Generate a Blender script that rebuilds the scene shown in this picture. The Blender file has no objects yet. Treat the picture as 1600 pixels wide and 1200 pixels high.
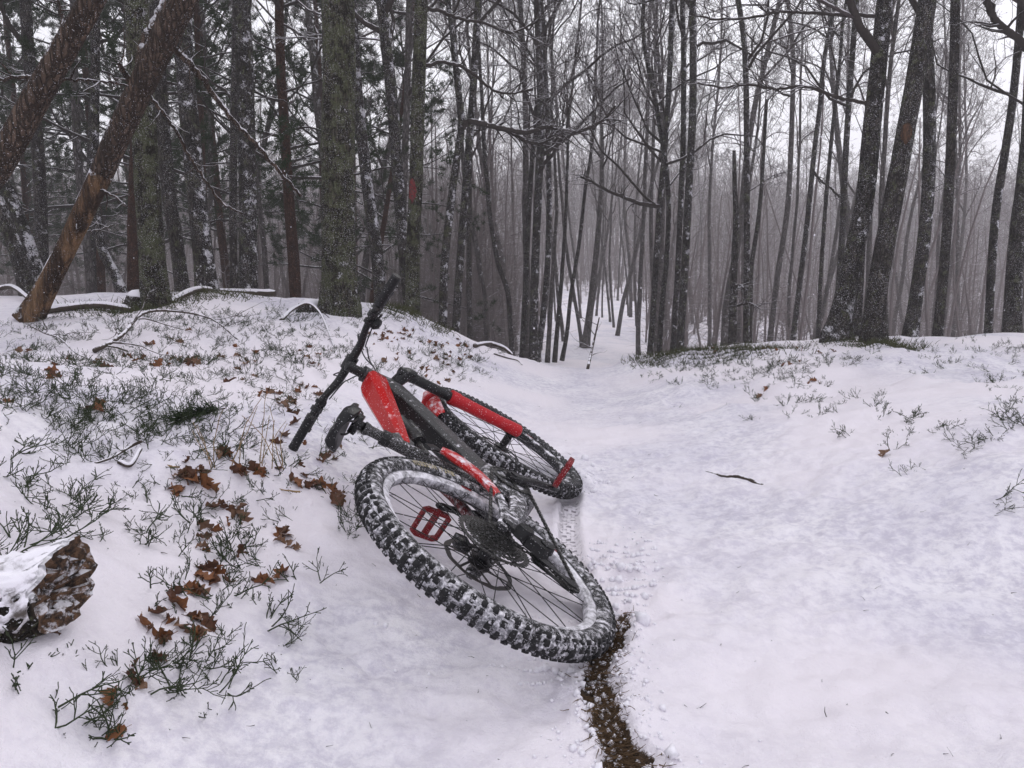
import bpy, math, random
import numpy as np
from mathutils import Matrix, Vector, Euler

random.seed(7)
RNG = np.random.default_rng(11)
SC = bpy.context.scene
COL = SC.collection
PI = math.pi

# ---------------------------------------------------------------- camera, sky, sun, exposure
CAM_Z = 0.87
PITCH = math.radians(7.5)
cam_data = bpy.data.cameras.new("camera")
cam = bpy.data.objects.new("camera", cam_data)
COL.objects.link(cam)
cam.location = (0, 0, CAM_Z)
cam.rotation_euler = (math.radians(90) - PITCH, 0, 0)
cam_data.sensor_width = 36.0
cam_data.lens = 36.0 * 1150 / 1600
cam_data.clip_start = 0.05
cam_data.clip_end = 3000
SC.camera = cam

SUN_ELEV, SUN_ROT = math.radians(52), math.radians(20)
world = bpy.data.worlds.new("World")
SC.world = world
world.use_nodes = True
wn, wl = world.node_tree.nodes, world.node_tree.links
wn.clear()
sky_tex = wn.new("ShaderNodeTexSky")
sky_tex.sky_type = 'NISHITA'
sky_tex.sun_disc = False
sky_tex.sun_elevation = SUN_ELEV
sky_tex.sun_rotation = SUN_ROT
sky_tex.air_density = 1.0
sky_tex.dust_density = 4.0
sky_hsv = wn.new("ShaderNodeHueSaturation")       # an overcast sky: nearly all of the blue is gone
sky_hsv.inputs["Saturation"].default_value = 0.10
sky_mix = wn.new("ShaderNodeMix")
sky_mix.data_type = 'RGBA'
sky_mix.inputs["Factor"].default_value = 0.80
sky_mix.inputs[7].default_value = (8.6, 8.6, 9.3, 1)       # even cloud cover
sky_bg = wn.new("ShaderNodeBackground")
sky_bg.inputs["Strength"].default_value = 0.13
sky_out = wn.new("ShaderNodeOutputWorld")
wl.new(sky_tex.outputs[0], sky_hsv.inputs["Color"])
wl.new(sky_hsv.outputs[0], sky_mix.inputs[6])
wl.new(sky_mix.outputs[2], sky_bg.inputs["Color"])
wl.new(sky_bg.outputs[0], sky_out.inputs["Surface"])

sun_data = bpy.data.lights.new("sun", 'SUN')
sun_data.energy = 0.6
sun_data.angle = math.radians(35)
sun_data.color = (1.0, 0.97, 0.93)
sun = bpy.data.objects.new("sun", sun_data)
COL.objects.link(sun)
# same direction as the sky's sun
_sd = Vector((math.sin(SUN_ROT) * math.cos(SUN_ELEV), math.cos(SUN_ROT) * math.cos(SUN_ELEV), math.sin(SUN_ELEV)))
sun.rotation_euler = _sd.to_track_quat('Z', 'Y').to_euler()

SC.view_settings.view_transform = 'Standard'
SC.view_settings.look = 'None'
SC.view_settings.gamma = 1.0
SC.view_settings.exposure = 0.13
SC.view_settings.use_curve_mapping = False
SC.cycles.use_denoising = True
SC.cycles.max_bounces = 8
SC.cycles.diffuse_bounces = 3
SC.cycles.glossy_bounces = 2
SC.cycles.volume_bounces = 1
SC.cycles.transparent_max_bounces = 8

# ---------------------------------------------------------------- helpers
def ray(u, v):
    """direction from the camera through a pixel of the 1600 x 1200 photograph, scaled to one metre of forward (y) distance"""
    a, b = (u - 800) / 1150.0, -(v - 600) / 1150.0
    d = np.array([a, math.cos(PITCH) + b * math.sin(PITCH), -math.sin(PITCH) + b * math.cos(PITCH)])
    return d / d[1]

def at(u, v, y):
    return np.array([0, 0, CAM_Z]) + ray(u, v) * y

class MB:
    """collects faces of any size and links them as one mesh object"""
    def __init__(s):
        s.v, s.f, s.n = [], [], 0
    def add(s, verts, faces):
        verts = np.asarray(verts, float).reshape(-1, 3)
        s.v.append(verts)
        for f in faces:
            s.f.append(np.asarray(f, dtype=np.int64).reshape(len(f), -1) + s.n) if len(f) else None
        s.n += len(verts)
    def quads(s, verts, q):
        s.add(verts, [q])
    def poly(s, verts, loops):
        n0 = s.n
        s.v.append(np.asarray(verts, float).reshape(-1, 3))
        for L in loops:
            s.f.append(np.asarray([L], dtype=np.int64) + n0)
        s.n += len(s.v[-1])
    def xf(s, M):
        M = np.array(M)
        s.v = [v @ M[:3, :3].T + M[:3, 3] for v in s.v]
        return s
    def box(s, c, size, R=None):
        h = np.array(size) / 2.0
        P = np.array([[x, y, z] for x in (-1, 1) for y in (-1, 1) for z in (-1, 1)]) * h
        if R is not None: P = P @ np.array(R).T
        s.quads(P + np.array(c), [[0, 1, 3, 2], [4, 6, 7, 5], [0, 4, 5, 1], [2, 3, 7, 6], [0, 2, 6, 4], [1, 5, 7, 3]])
    def tube(s, path, rad, n=8, cap=True, flat=1.0, up=None):
        P = np.asarray(path, float)
        m = len(P)
        r = np.full(m, rad, float) if np.isscalar(rad) else np.asarray(rad, float)
        t = np.gradient(P, axis=0)
        t /= np.linalg.norm(t, axis=1, keepdims=True) + 1e-12
        a = np.array(up, float) if up is not None else (np.array([0, 0, 1.0]) if abs(t[0, 2]) < 0.9 else np.array([1.0, 0, 0]))
        N = np.zeros((m, 3))
        for i in range(m):
            a = a - t[i] * a.dot(t[i]); a = a / (np.linalg.norm(a) + 1e-12); N[i] = a
        B = np.cross(t, N)
        th = np.arange(n) * 2 * PI / n
        V = P[:, None, :] + r[:, None, None] * (np.cos(th)[None, :, None] * N[:, None, :] * flat + np.sin(th)[None, :, None] * B[:, None, :])
        s.grid(V, cap)
    def grid(s, V, cap=True, wrap=True):
        m, n = V.shape[:2]
        i = np.arange(m - 1)[:, None]; j = np.arange(n if wrap else n - 1)[None, :]
        j2 = (j + 1) % n
        q = np.stack([np.broadcast_to(i * n + j, (m - 1, j.shape[1])), i * n + j2, (i + 1) * n + j2, np.broadcast_to((i + 1) * n + j, (m - 1, j.shape[1]))], -1).reshape(-1, 4)
        n0 = s.n
        s.quads(V.reshape(-1, 3), q)
        if cap and wrap:
            s.f.append(np.arange(n)[::-1][None, :] + n0)
            s.f.append(np.arange(n)[None, :] + n0 + (m - 1) * n)
    def loft(s, secs, cap=True):
        s.grid(np.array(secs, float), cap)
    def prism(s, poly, axis_off, cap=True):
        """polygon in 3-D extruded along a vector"""
        P = np.asarray(poly, float)
        s.grid(np.stack([P, P + np.asarray(axis_off, float)]), cap)
    def lathe(s, prof, c, axis, n=24, a0=0, a1=2 * PI, closed=True):
        """prof: (radius, offset along axis) pairs"""
        ax = np.asarray(axis, float); ax = ax / np.linalg.norm(ax)
        e = np.array([1.0, 0, 0]) if abs(ax[0]) < 0.8 else np.array([0, 0, 1.0])
        e = e - ax * e.dot(ax); e /= np.linalg.norm(e); g = np.cross(ax, e)
        th = np.linspace(a0, a1, n, endpoint=False)
        pr = np.asarray(prof, float)
        V = np.asarray(c, float) + pr[:, None, 0:1] * (np.cos(th)[None, :, None] * e + np.sin(th)[None, :, None] * g) + pr[:, None, 1:2] * ax
        s.grid(V, closed)
    def data(s, name, smooth=None):
        me = bpy.data.meshes.new(name)
        V = np.concatenate(s.v) if s.v else np.zeros((0, 3))
        fs = [f for f in s.f if f is not None]
        sizes = np.concatenate([np.full(len(f), f.shape[1], np.int32) for f in fs])
        loops = np.concatenate([f.reshape(-1) for f in fs]).astype(np.int32)
        me.vertices.add(len(V)); me.vertices.foreach_set("co", V.astype(np.float32).ravel())
        me.loops.add(len(loops)); me.loops.foreach_set("vertex_index", loops)
        me.polygons.add(len(sizes))
        st = np.concatenate([[0], np.cumsum(sizes)[:-1]]).astype(np.int32)
        me.polygons.foreach_set("loop_start", st)
        me.update(calc_edges=True)
        if smooth is not None:
            me.polygons.foreach_set("use_smooth", np.ones(len(sizes), bool))
            if smooth < 3.1: me.set_sharp_from_angle(angle=smooth)
        return me
    def build(s, name, mat, parent=None, smooth=0.7):
        return link(name, s.data(name, smooth), mat, parent)

def link(name, me, mat=None, parent=None):
    if mat is not None and not me.materials: me.materials.append(mat)
    o = bpy.data.objects.new(name, me)
    COL.objects.link(o)
    if parent is not None: o.parent = parent
    return o

def empty(name, parent=None):
    o = bpy.data.objects.new(name, None)
    o.empty_display_size = 0.1
    COL.objects.link(o)
    if parent is not None: o.parent = parent
    return o

def tag(o, label=None, cat=None, group=None, kind=None):
    if label: o["label"] = label
    if cat: o["category"] = cat
    if group: o["group"] = group
    if kind: o["kind"] = kind
    return o

def spline(pts, n, closed=False):
    """Catmull-Rom through points (any dimension)"""
    P = np.asarray(pts, float)
    P = np.vstack([2 * P[0] - P[1], P, 2 * P[-1] - P[-2]])
    seg = len(P) - 3
    out = []
    for t in np.linspace(0, seg - 1e-6, n):
        i = int(t); f = t - i
        a, b, c, d = P[i:i + 4]
        out.append(0.5 * ((2 * b) + (-a + c) * f + (2 * a - 5 * b + 4 * c - d) * f * f + (-a + 3 * b - 3 * c + d) * f ** 3))
    return np.array(out)

# smooth value noise in numpy
_PERM = np.random.default_rng(5).random((64, 64))
_P3 = np.random.default_rng(6).random((32, 32, 32))
def vnoise(x, y):
    xi, yi = np.floor(x).astype(int), np.floor(y).astype(int)
    fx, fy = x - xi, y - yi
    fx, fy = fx * fx * (3 - 2 * fx), fy * fy * (3 - 2 * fy)
    a, b = _PERM[xi % 64, yi % 64], _PERM[(xi + 1) % 64, yi % 64]
    c, d = _PERM[xi % 64, (yi + 1) % 64], _PERM[(xi + 1) % 64, (yi + 1) % 64]
    return (a * (1 - fx) + b * fx) * (1 - fy) + (c * (1 - fx) + d * fx) * fy - 0.5
def fbm(x, y, o=4):
    s, a = 0, 1.0
    for k in range(o):
        s = s + a * vnoise(x * 2 ** k + 17.3 * k, y * 2 ** k + 5.1 * k); a *= 0.5
    return s
def vnoise3(P):
    I = np.floor(P).astype(int); F = P - I; F = F * F * (3 - 2 * F)
    r = 0
    for dx in (0, 1):
        for dy in (0, 1):
            for dz in (0, 1):
                w = (F[:, 0] if dx else 1 - F[:, 0]) * (F[:, 1] if dy else 1 - F[:, 1]) * (F[:, 2] if dz else 1 - F[:, 2])
                r = r + w * _P3[(I[:, 0] + dx) % 32, (I[:, 1] + dy) % 32, (I[:, 2] + dz) % 32]
    return r - 0.5

# ---------------------------------------------------------------- materials
SNOW_COL = (0.84, 0.82, 0.88, 1)

class NT:
    """a little node-writing shorthand"""
    def __init__(s, name):
        s.m = bpy.data.materials.new(name); s.m.use_nodes = True
        s.t = s.m.node_tree; s.b = s.t.nodes["Principled BSDF"]
    def n(s, typ, **kw):
        x = s.t.nodes.new(typ)
        for k, v in kw.items():
            setattr(x, k, v)
        return x
    def l(s, a, b): s.t.links.new(a, b)
    def val(s, sock, v):
        if hasattr(v, "node"): s.l(v, sock)
        else: sock.default_value = v
    def math(s, op, a, b=0.0, c=None, clamp=False):
        x = s.n("ShaderNodeMath", operation=op, use_clamp=clamp)
        s.val(x.inputs[0], a); s.val(x.inputs[1], b)
        if c is not None: s.val(x.inputs[2], c)
        return x.outputs[0]
    def noise(s, scale, detail=4, rough=0.6, vec=None, dims='3D'):
        x = s.n("ShaderNodeTexNoise", noise_dimensions=dims)
        x.inputs["Scale"].default_value = scale; x.inputs["Detail"].default_value = detail; x.inputs["Roughness"].default_value = rough
        if vec is not None: s.l(vec, x.inputs["Vector"])
        return x.outputs["Fac"]
    def coord(s, which="Object", scale=None, add=None):
        o = s.n("ShaderNodeTexCoord").outputs[which]
        if add is not None:
            x = s.n("ShaderNodeVectorMath", operation='ADD'); s.l(o, x.inputs[0]); s.l(add, x.inputs[1]); o = x.outputs[0]
        if scale is not None:
            x = s.n("ShaderNodeMapping"); x.inputs["Scale"].default_value = scale; s.l(o, x.inputs["Vector"]); o = x.outputs[0]
        return o
    def ramp(s, v, lo, hi):
        x = s.n("ShaderNodeMapRange", interpolation_type='SMOOTHSTEP')
        s.val(x.inputs[0], v); x.inputs[1].default_value = lo; x.inputs[2].default_value = hi
        return x.outputs[0]
    def mix(s, f, a, b):
        x = s.n("ShaderNodeMix", data_type='RGBA')
        s.val(x.inputs[0], f); s.val(x.inputs[6], a); s.val(x.inputs[7], b)
        return x.outputs[2]
    def normal_dot(s, d):
        g = s.n("ShaderNodeNewGeometry")
        x = s.n("ShaderNodeVectorMath", operation='DOT_PRODUCT')
        s.l(g.outputs["Normal"], x.inputs[0]); x.inputs[1].default_value = d
        return x.outputs["Value"]
    def bump(s, h, strength=0.5, dist=0.01):
        x = s.n("ShaderNodeBump"); x.inputs["Strength"].default_value = strength; x.inputs["Distance"].default_value = dist
        s.l(h, x.inputs["Height"]); s.l(x.outputs[0], s.b.inputs["Normal"])
    def rnd(s, k=30.0):
        o = s.n("ShaderNodeObjectInfo")
        x = s.n("ShaderNodeVectorMath", operation='SCALE'); c = s.n("ShaderNodeCombineXYZ")
        for i in range(3): s.l(o.outputs["Random"], c.inputs[i])
        s.l(c.outputs[0], x.inputs[0]); x.inputs["Scale"].default_value = k
        return x.outputs[0]

WIND = (0.45, -0.55, 0.70)        # the side that the snow blew on to

def coated(name, col, rough=0.5, metal=0.0, thr=0.75, width=0.12, scale=40, up=0.15, wind=0.0, detail=5, col2=None, bump=0.0, bscale=200, specks=0.0):
    """paint, rubber or metal, with wind-blown snow stuck on it where a noise and the surface's direction let it lie"""
    t = NT(name)
    co = t.coord("Object")
    base = col + (1,)
    if col2 is not None:
        base = t.mix(t.ramp(t.noise(bscale * 0.2, 4, 0.6, co), 0.4, 0.62), col + (1,), col2 + (1,))
    n = t.noise(scale, detail, 0.62, co)
    s = t.math('MULTIPLY_ADD', t.normal_dot((0, 0, 1)), up, n)
    if wind: s = t.math('MULTIPLY_ADD', t.normal_dot(WIND), wind, s)
    mask = t.ramp(s, thr - width, thr + width)
    if specks:
        sp = t.noise(scale * 6, 2, 0.5, co)
        mask = t.math('MAXIMUM', mask, t.math('MULTIPLY', t.ramp(sp, 0.68 - specks * 0.1, 0.73 - specks * 0.1), 0.8))
    c = t.mix(mask, base, SNOW_COL)
    t.l(c, t.b.inputs["Base Color"])
    t.l(t.math('MULTIPLY_ADD', mask, 0.75 - rough, rough), t.b.inputs["Roughness"])
    t.l(t.math('MULTIPLY', t.math('SUBTRACT', 1.0, mask), metal), t.b.inputs["Metallic"])
    t.b.inputs["Specular IOR Level"].default_value = 0.3
    h = t.math('MULTIPLY', mask, 1.0)
    if bump: h = t.math('MULTIPLY_ADD', t.noise(bscale, 3, 0.6, co), bump, h)
    t.bump(h, 0.5, 0.003)
    return t.m

M = {}
M['rubber'] = coated("tyre_rubber", (0.012, 0.012, 0.013), 0.7, 0, 0.66, 0.16, 60, 0.06, 0.03, bump=0.2, specks=0.6)
M['rubber_front'] = coated("front_tyre_rubber", (0.018, 0.018, 0.02), 0.75, 0, 0.72, 0.08, 40, 0.04, 0.04, bump=0.2, specks=0.5)
M['knob'] = coated("knob_rubber", (0.010, 0.010, 0.011), 0.65, 0, 0.66, 0.08, 110, 0.02, 0.02)
M['packed_snow'] = coated("packed_snow", (0.10, 0.10, 0.11), 0.8, 0, 0.56, 0.20, 130, 0.1, bump=.4)
M['rim'] = coated("rim_alloy", (0.03, 0.03, 0.032), 0.45, 0.0, 0.54, 0.24, 36, 0.10, 0.0, specks=0.8, bump=.3)
M['rim_front'] = coated("front_rim_alloy", (0.02, 0.02, 0.022), 0.45, 0.3, 0.70, 0.10, 30, 0.14, 0.0, specks=0.4)
M['black_metal'] = coated("black_metal", (0.007, 0.007, 0.008), 0.34, 0.0, 0.86, 0.10, 45, 0.16, 0.0, specks=0.15)
M['black_gritty'] = coated("black_gritty", (0.02, 0.019, 0.018), 0.6, 0.1, 0.70, 0.08, 90, 0.10, 0.0, specks=0.8, bump=0.3)
M['frame_grey'] = coated("frame_grey", (0.024, 0.024, 0.026), 0.42, 0.0, 0.80, 0.08, 38, 0.16, 0.0, specks=0.2)
M['frame_grey'].node_tree.nodes['Principled BSDF'].inputs['Specular IOR Level'].default_value = .55
M['grey_snowy'] = coated("grey_snowy", (0.022, 0.022, 0.024), 0.5, 0.0, 0.70, 0.10, 42, 0.16, 0.0, specks=0.8, bump=.3)
M['plastic'] = coated("black_plastic", (0.006, 0.006, 0.007), 0.5, 0, 0.93, 0.08, 45, 0.12, specks=0.05)
M['saddle'] = coated("saddle_cover", (0.007, 0.007, 0.008), 0.42, 0, 0.92, 0.1, 40, 0.1, specks=0.1)
M['red'] = coated("red_paint", (0.46, 0.008, 0.007), 0.20, 0.0, 0.84, 0.16, 34, 0.14, col2=(0.46, 0.006, 0.007), specks=0.2)
M['red_frost'] = coated("red_paint_frosted", (0.47, 0.008, 0.009), 0.28, 0.0, 0.70, 0.16, 40, 0.14, col2=(0.46, 0.006, 0.008), specks=0.4)
M['red_fork'] = coated("red_fork_paint", (0.43, 0.003, 0.010), 0.32, 0.0, 0.93, 0.10, 40, 0.12, specks=0.15)
M['red_dark'] = coated("red_pedal", (0.20, 0.006, 0.010), 0.5, 0.2, 0.80, 0.12, 60, 0.12, specks=0.35)
M['sprocket'] = coated("sprocket_steel", (0.035, 0.034, 0.032), 0.4, 0.3, 0.80, 0.12, 70, 0.1, specks=0.3)
M['steel'] = coated("brake_disc_steel", (0.075, 0.07, 0.068), 0.4, 0.5, 0.95, 0.1, 60, 0.1)
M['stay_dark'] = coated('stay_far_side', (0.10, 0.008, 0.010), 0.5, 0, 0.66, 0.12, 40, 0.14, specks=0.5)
M['cable'] = coated("cable_black", (0.012, 0.012, 0.013), 0.5, 0, 0.98, 0.1, 60, 0.1)
M['letter'] = coated("cream_lettering", (0.42, 0.36, 0.22), 0.7, 0, 0.72, 0.12, 60, 0.06)
# ---------------------------------------------------------------- the bicycle, built upright (x forward, y left, z up, rear axle at the origin), then laid down
BIKE_R = [[0.027081611151499763, -0.536176572553023, -0.8436713041124084], [0.9994822147546304, 0.029193160414665353, 0.013530032305304057], [0.017374945370213807, -0.8436008786329567, 0.5366895460534755]]
BIKE_T = [-0.0592, 1.7616, -0.6465 + CAM_Z]
BIKE_M = Matrix([BIKE_R[0] + [BIKE_T[0]], BIKE_R[1] + [BIKE_T[1]], BIKE_R[2] + [BIKE_T[2]], [0, 0, 0, 1]])

def build_bike():
    V3 = lambda *a: np.array(a, float)
    HA = math.radians(65.5)
    u = V3(-math.cos(HA), 0, math.sin(HA)); p = V3(math.sin(HA), 0, math.cos(HA))
    FA = V3(1.20, 0, 0)
    S0 = FA - 0.044 * p
    head_bot = S0 + 0.555 * u; head_top = head_bot + 0.12 * u
    BB = V3(0.45, 0, -0.01)
    root = empty("mountain_bike")
    tag(root, "red and black mountain bike lying on its side in the snow", "bicycle")
    yv = V3(0, 1, 0)

    # ---- wheels
    def wheel(c, front):
        w = empty("wheel", root); w.location = c
        R0, r0 = 0.3335, 0.0305
        # tyre: a torus whose inner part ends at the rim
        th = np.linspace(0, 2 * PI, 120, endpoint=False)
        ph = np.radians(np.linspace(-142, 142, 22))
        rr = R0 + r0 * np.cos(ph); yy = r0 * 1.05 * np.sin(ph)
        m = MB()
        V = np.stack([rr[:, None] * np.cos(th), np.broadcast_to(yy[:, None], (22, 120)), rr[:, None] * np.sin(th)], -1)
        m.grid(V, False)
        m.build("tyre", M['rubber_front' if front else 'rubber'], w)
        # knobs of the tread
        k = MB()
        NP = 84
        for i in range(NP):
            a = 2 * PI * i / NP
            lay = [(0.0 + 9, .0082, .0075), (0 - 9, .0082, .0075)] if i % 2 else [(22, .0075, .0070), (-22, .0075, .0070)]
            lay = [(q, hw, hl, .0065) for q, hw, hl in lay] + [(50, .0060, .0068, .0075), (-50, .0060, .0068, .0075)]
            if i % 2: lay += [(33, .0038, .0045, .005), (-33, .0038, .0045, .005)]
            for q, hw, hl, ht in lay:
                q = math.radians(q) * 1.02
                er = V3(math.cos(a), 0, math.sin(a)); et = V3(-math.sin(a), 0, math.cos(a))
                nrm = er * math.cos(q) + yv * math.sin(q); side = -er * math.sin(q) + yv * math.cos(q)
                base = er * R0 + nrm * (r0 - 0.001)
                j = 1 + 0.12 * (RNG.random() - .5)
                P = []
                for hgt, sc in ((0, 1.0), (ht, 0.86)):
                    for sx, sy in ((-1, -1), (1, -1), (1, 1), (-1, 1)):
                        P.append(base + nrm * hgt + side * sx * hw * sc * j + et * sy * hl * sc)
                k.quads(P, [[4, 5, 6, 7], [0, 1, 5, 4], [1, 2, 6, 5], [2, 3, 7, 6], [3, 0, 4, 7]])
        o = k.build("tread_knobs", M['knob'], w, None); o["kind"] = "stuff"
        # snow packed between the knobs
        n2, m2 = 360, 26
        th = np.linspace(0, 2 * PI, n2, endpoint=False)
        ph = np.radians(np.linspace(-64, 64, m2))
        T, Pp = np.meshgrid(th, ph)
        rr0 = R0 + r0 * np.cos(Pp); base = np.stack([rr0 * np.cos(T), r0 * np.sin(Pp), rr0 * np.sin(T)], -1)
        nr = np.stack([np.cos(Pp) * np.cos(T), np.sin(Pp), np.cos(Pp) * np.sin(T)], -1)
        q = base.reshape(-1, 3)
        h = 0.0050 * vnoise3(q * 75 + 9) + 0.0075 * vnoise3(q * 150 + 3) + 0.005 * vnoise3(q * 14 + 5)
        fade = np.clip((64 - np.abs(np.degrees(Pp))) / 14, 0, 1).reshape(-1)
        off = np.where(fade > 0, (0.0001 if not front else -0.0012) + h * 1.6, 0) - (1 - fade) * 0.006
        off = np.clip(off, -0.006, 0.0085)
        s = MB(); s.grid((q + nr.reshape(-1, 3) * off[:, None]).reshape(m2, n2, 3), False)
        s.build("packed_snow", M['packed_snow'], w, 3.2)
        # rim
        m = MB()
        prof = [(0.311, 0.0155), (0.3155, 0.0175), (0.3155, 0.0150), (0.300, 0.0150), (0.288, 0.0095), (0.2855, 0.0), (0.288, -0.0095), (0.300, -0.0150), (0.3155, -0.0150), (0.3155, -0.0175), (0.311, -0.0155)]
        prof = [(0.3145, 0.0165), (0.300, 0.0165), (0.288, 0.011), (0.2845, 0.0), (0.288, -0.011), (0.300, -0.0165), (0.3145, -0.0165)]
        m.lathe(prof, (0, 0, 0), yv, 96, closed=False)
        m.build("rim", M['rim_front' if front else 'rim'], w)
        for a_ in ((20.0, 321.0) if not front else (351.5,)):
            m = MB(); V = []
            for da in np.radians(np.linspace(-3.2, 3.2, 9)):
                a = math.radians(a_) + da
                V.append([V3(r_ * math.cos(a), -.0166 - (.0006 if r_ > .2995 else .0002), r_ * math.sin(a)) for r_ in (.2995, .304, .309, .313)])
            m.grid(np.array(V), False, False); m.build("rim_decal", M['red_dark'], w, 3.2)
        # hub
        hw = 0.05 if front else 0.068
        fl = 0.028 if front else 0.030
        yr, yl = (-0.036, 0.030) if front else (-0.022, 0.034)
        m = MB()
        m.lathe([(0.006, -hw), (0.011, -hw), (0.011, yr - .006), (0.029, yr - .003), (0.029, yr + .002), (0.016, yr + .009), (0.016, yl - .009), (0.030, yl - .002), (0.030, yl + .003), (0.012, yl + .007), (0.012, hw), (0.006, hw)], (0, 0, 0), yv, 20)
        m.build("hub", M['black_metal'], w)
        # spokes: four shapes, eight turns of each
        meshes = []
        for ys, sgn in ((yr, 1), (yr, -1), (yl, 1), (yl, -1)):
            sm = MB()
            a0 = 0.0; a1 = sgn * math.radians(6); ah = sgn * math.radians(78)
            A = V3(0.028 * math.cos(a1 + ah), ys + (0.002 if sgn > 0 else -0.002), 0.028 * math.sin(a1 + ah))
            B = V3(0.288 * math.cos(a1), ys * 0.12, 0.288 * math.sin(a1))
            sm.tube([A, B], 0.0013, 5)
            me = sm.data("spoke", 3.2); me.materials.append(M['black_metal'])
            meshes.append(me)
        for q in range(32):
            so = link("spoke", meshes[q % 4], None, w)
            so.rotation_euler = (0, 2 * PI * (q // 4) / 8 + (q % 4) * 2 * PI / 32 * 1.0, 0)
        # brake disc on the left
        dr = 0.09 if front else 0.10
        m = MB()
        yd = yl + 0.012
        n = 72
        th = np.linspace(0, 2 * PI, n, endpoint=False)
        ro = dr + 0.0015 * np.sin(th * 9); ri = dr - 0.014 + 0.002 * np.sin(th * 12)
        rings = []
        for r_, y_ in ((ro, yd - .001), (ro, yd + .001), (ri, yd + .001), (ri, yd - .001), (ro, yd - .001)):
            rings.append(np.stack([r_ * np.cos(th), np.full(n, y_), r_ * np.sin(th)], -1))
        m.grid(np.array(rings), False)
        for q in range(6):
            a = q * PI / 3
            m.tube([V3(.026 * math.cos(a), yd, .026 * math.sin(a)), V3((dr - .010) * math.cos(a + .5), yd, (dr - .010) * math.sin(a + .5))], 0.004, 6, flat=0.35, up=(0, 1, 0))
        m.lathe([(0.018, yd - .0015), (0.032, yd - .0015), (0.032, yd + .0015), (0.018, yd + .0015)], (0, 0, 0), yv, 24)
        m.build("brake_disc", M['steel'], w)
        # writing on the rear tyre's drive side wall
        if not front:
            m = MB()
            font = {'S': [".XXXX", "X....", ".XXX.", "....X", "XXXX."], 'O': [".XXX.", "X...X", "X...X", "X...X", ".XXX."], 'T': ["XXXXX", "..X..", "..X..", "..X..", "..X.."], 'E': ["XXXXX", "X....", "XXXX.", "X....", "XXXXX"], 'M': ["X...X", "XX.XX", "X.X.X", "X...X", "X...X"], 'A': [".XXX.", "X...X", "XXXXX", "X...X", "X...X"], 'G': [".XXXX", "X....", "X..XX", "X...X", ".XXXX"], 'I': [".XXX.", "..X..", "..X..", "..X..", ".XXX."], 'C': [".XXXX", "X....", "X....", "X....", ".XXXX"],
                    'R': ["XXXX.", "X...X", "XXXX.", "X..X.", "X...X"], 'Y': ["X...X", ".X.X.", "..X..", "..X..", "..X.."], 'U': ["X...X", "X...X", "X...X", "X...X", ".XXX."], 'N': ["X...X", "XX..X", "X.X.X", "X..XX", "X...X"], ' ': ["....."] * 5}
            ang = math.radians(56)
            for ch in "MISSION TIRE":
                for row, line in enumerate(font[ch]):
                    for colm, x in enumerate(line):
                        if x != 'X': continue
                        a = ang - math.radians(0.385) * colm
                        q = math.radians(-(88 + row * 6.6))
                        P = []
                        for da, dq in ((0, 0), (-.0067, 0), (-.0067, .115), (0, .115)):
                            rr_ = R0 + (r0 * 1.03 + .0008) * math.cos(q + dq); y_ = (r0 * 1.08 + .0008) * math.sin(q + dq)
                            P.append(V3(rr_ * math.cos(a + da), y_, rr_ * math.sin(a + da)))
                        m.quads(P, [[0, 1, 2, 3]])
                ang -= math.radians(0.385) * 6.1
            m.build("tyre_lettering", M['letter'], w, None)
        return w
    rear = wheel((0, 0, 0), False)
    front = wheel(tuple(FA), True)
    front.rotation_euler = (0, 0.21, 0)

    # ---- cassette
    teeth = [50, 42, 36, 32, 28, 24, 21, 18, 16, 14, 12]
    for i, tn in enumerate(teeth):
        r = tn * 0.0127 / (2 * PI); y = -0.0275 - 0.0037 * i
        n = tn * 4
        th = np.linspace(0, 2 * PI, n, endpoint=False)
        pat = np.tile([-.0025, .0028, .0036, -.0018], tn)
        ro = r + pat; ri = np.full(n, max(r - 0.012, 0.012))
        m = MB(); rings = []
        for r_, y_ in ((ri, y - .0009), (ro, y - .0009), (ro, y + .0009), (ri, y + .0009), (ri, y - .0009)):
            rings.append(np.stack([r_ * np.cos(th), np.full(n, y_), r_ * np.sin(th)], -1))
        m.grid(np.array(rings), False)
        if i < 9:
            for q in range(5):
                a = q * 2 * PI / 5 + i * 0.25
                m.tube([V3(.016 * math.cos(a), y, .016 * math.sin(a)), V3((r - .008) * math.cos(a + .25), y, (r - .008) * math.sin(a + .25))], 0.0045, 5, flat=0.25, up=(0, 1, 0))
        m.build("sprocket", M['sprocket'], rear, 0.5)

    # ---- front triangle
    def section(c, ey, ez, pts):
        return [np.array(c) + ey * a + ez * b for a, b in pts]
    def beam(name, mat, stations, parent=root, smooth=0.6):
        """stations: (centre, half width in y, half height, ridge height, direction normal) - a six or eight sided faceted beam"""
        m = MB(); secs = []
        for c, hw, hh, ch, nz in stations:
            nz = np.array(nz, float); nz /= np.linalg.norm(nz)
            secs.append(section(c, yv, nz, [(-hw, -hh + ch), (-hw, hh - ch), (-hw + ch, hh), (hw - ch, hh), (hw, hh - ch), (hw, -hh + ch), (hw - ch, -hh), (-hw + ch, -hh)]))
        m.loft(secs)
        return m.build(name, mat, parent, smooth)
    # head tube
    m = MB(); m.tube([head_bot - 0.004 * u, head_bot + 0.03 * u, head_top - 0.03 * u, head_top + 0.004 * u], [.033, .029, .028, .030], 20); m.build("head_tube", M['frame_grey'], root)
    # top tube, red, wide and faceted: flat top, ridge along the drive side
    tt0, tt1 = head_top - 0.030 * u + V3(-.012, 0, 0.0), V3(0.372, 0, 0.325)
    d = tt1 - tt0; nz = np.cross(d, yv); nz /= np.linalg.norm(nz)
    if nz[2] < 0: nz = -nz
    m = MB(); secs = []
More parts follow.
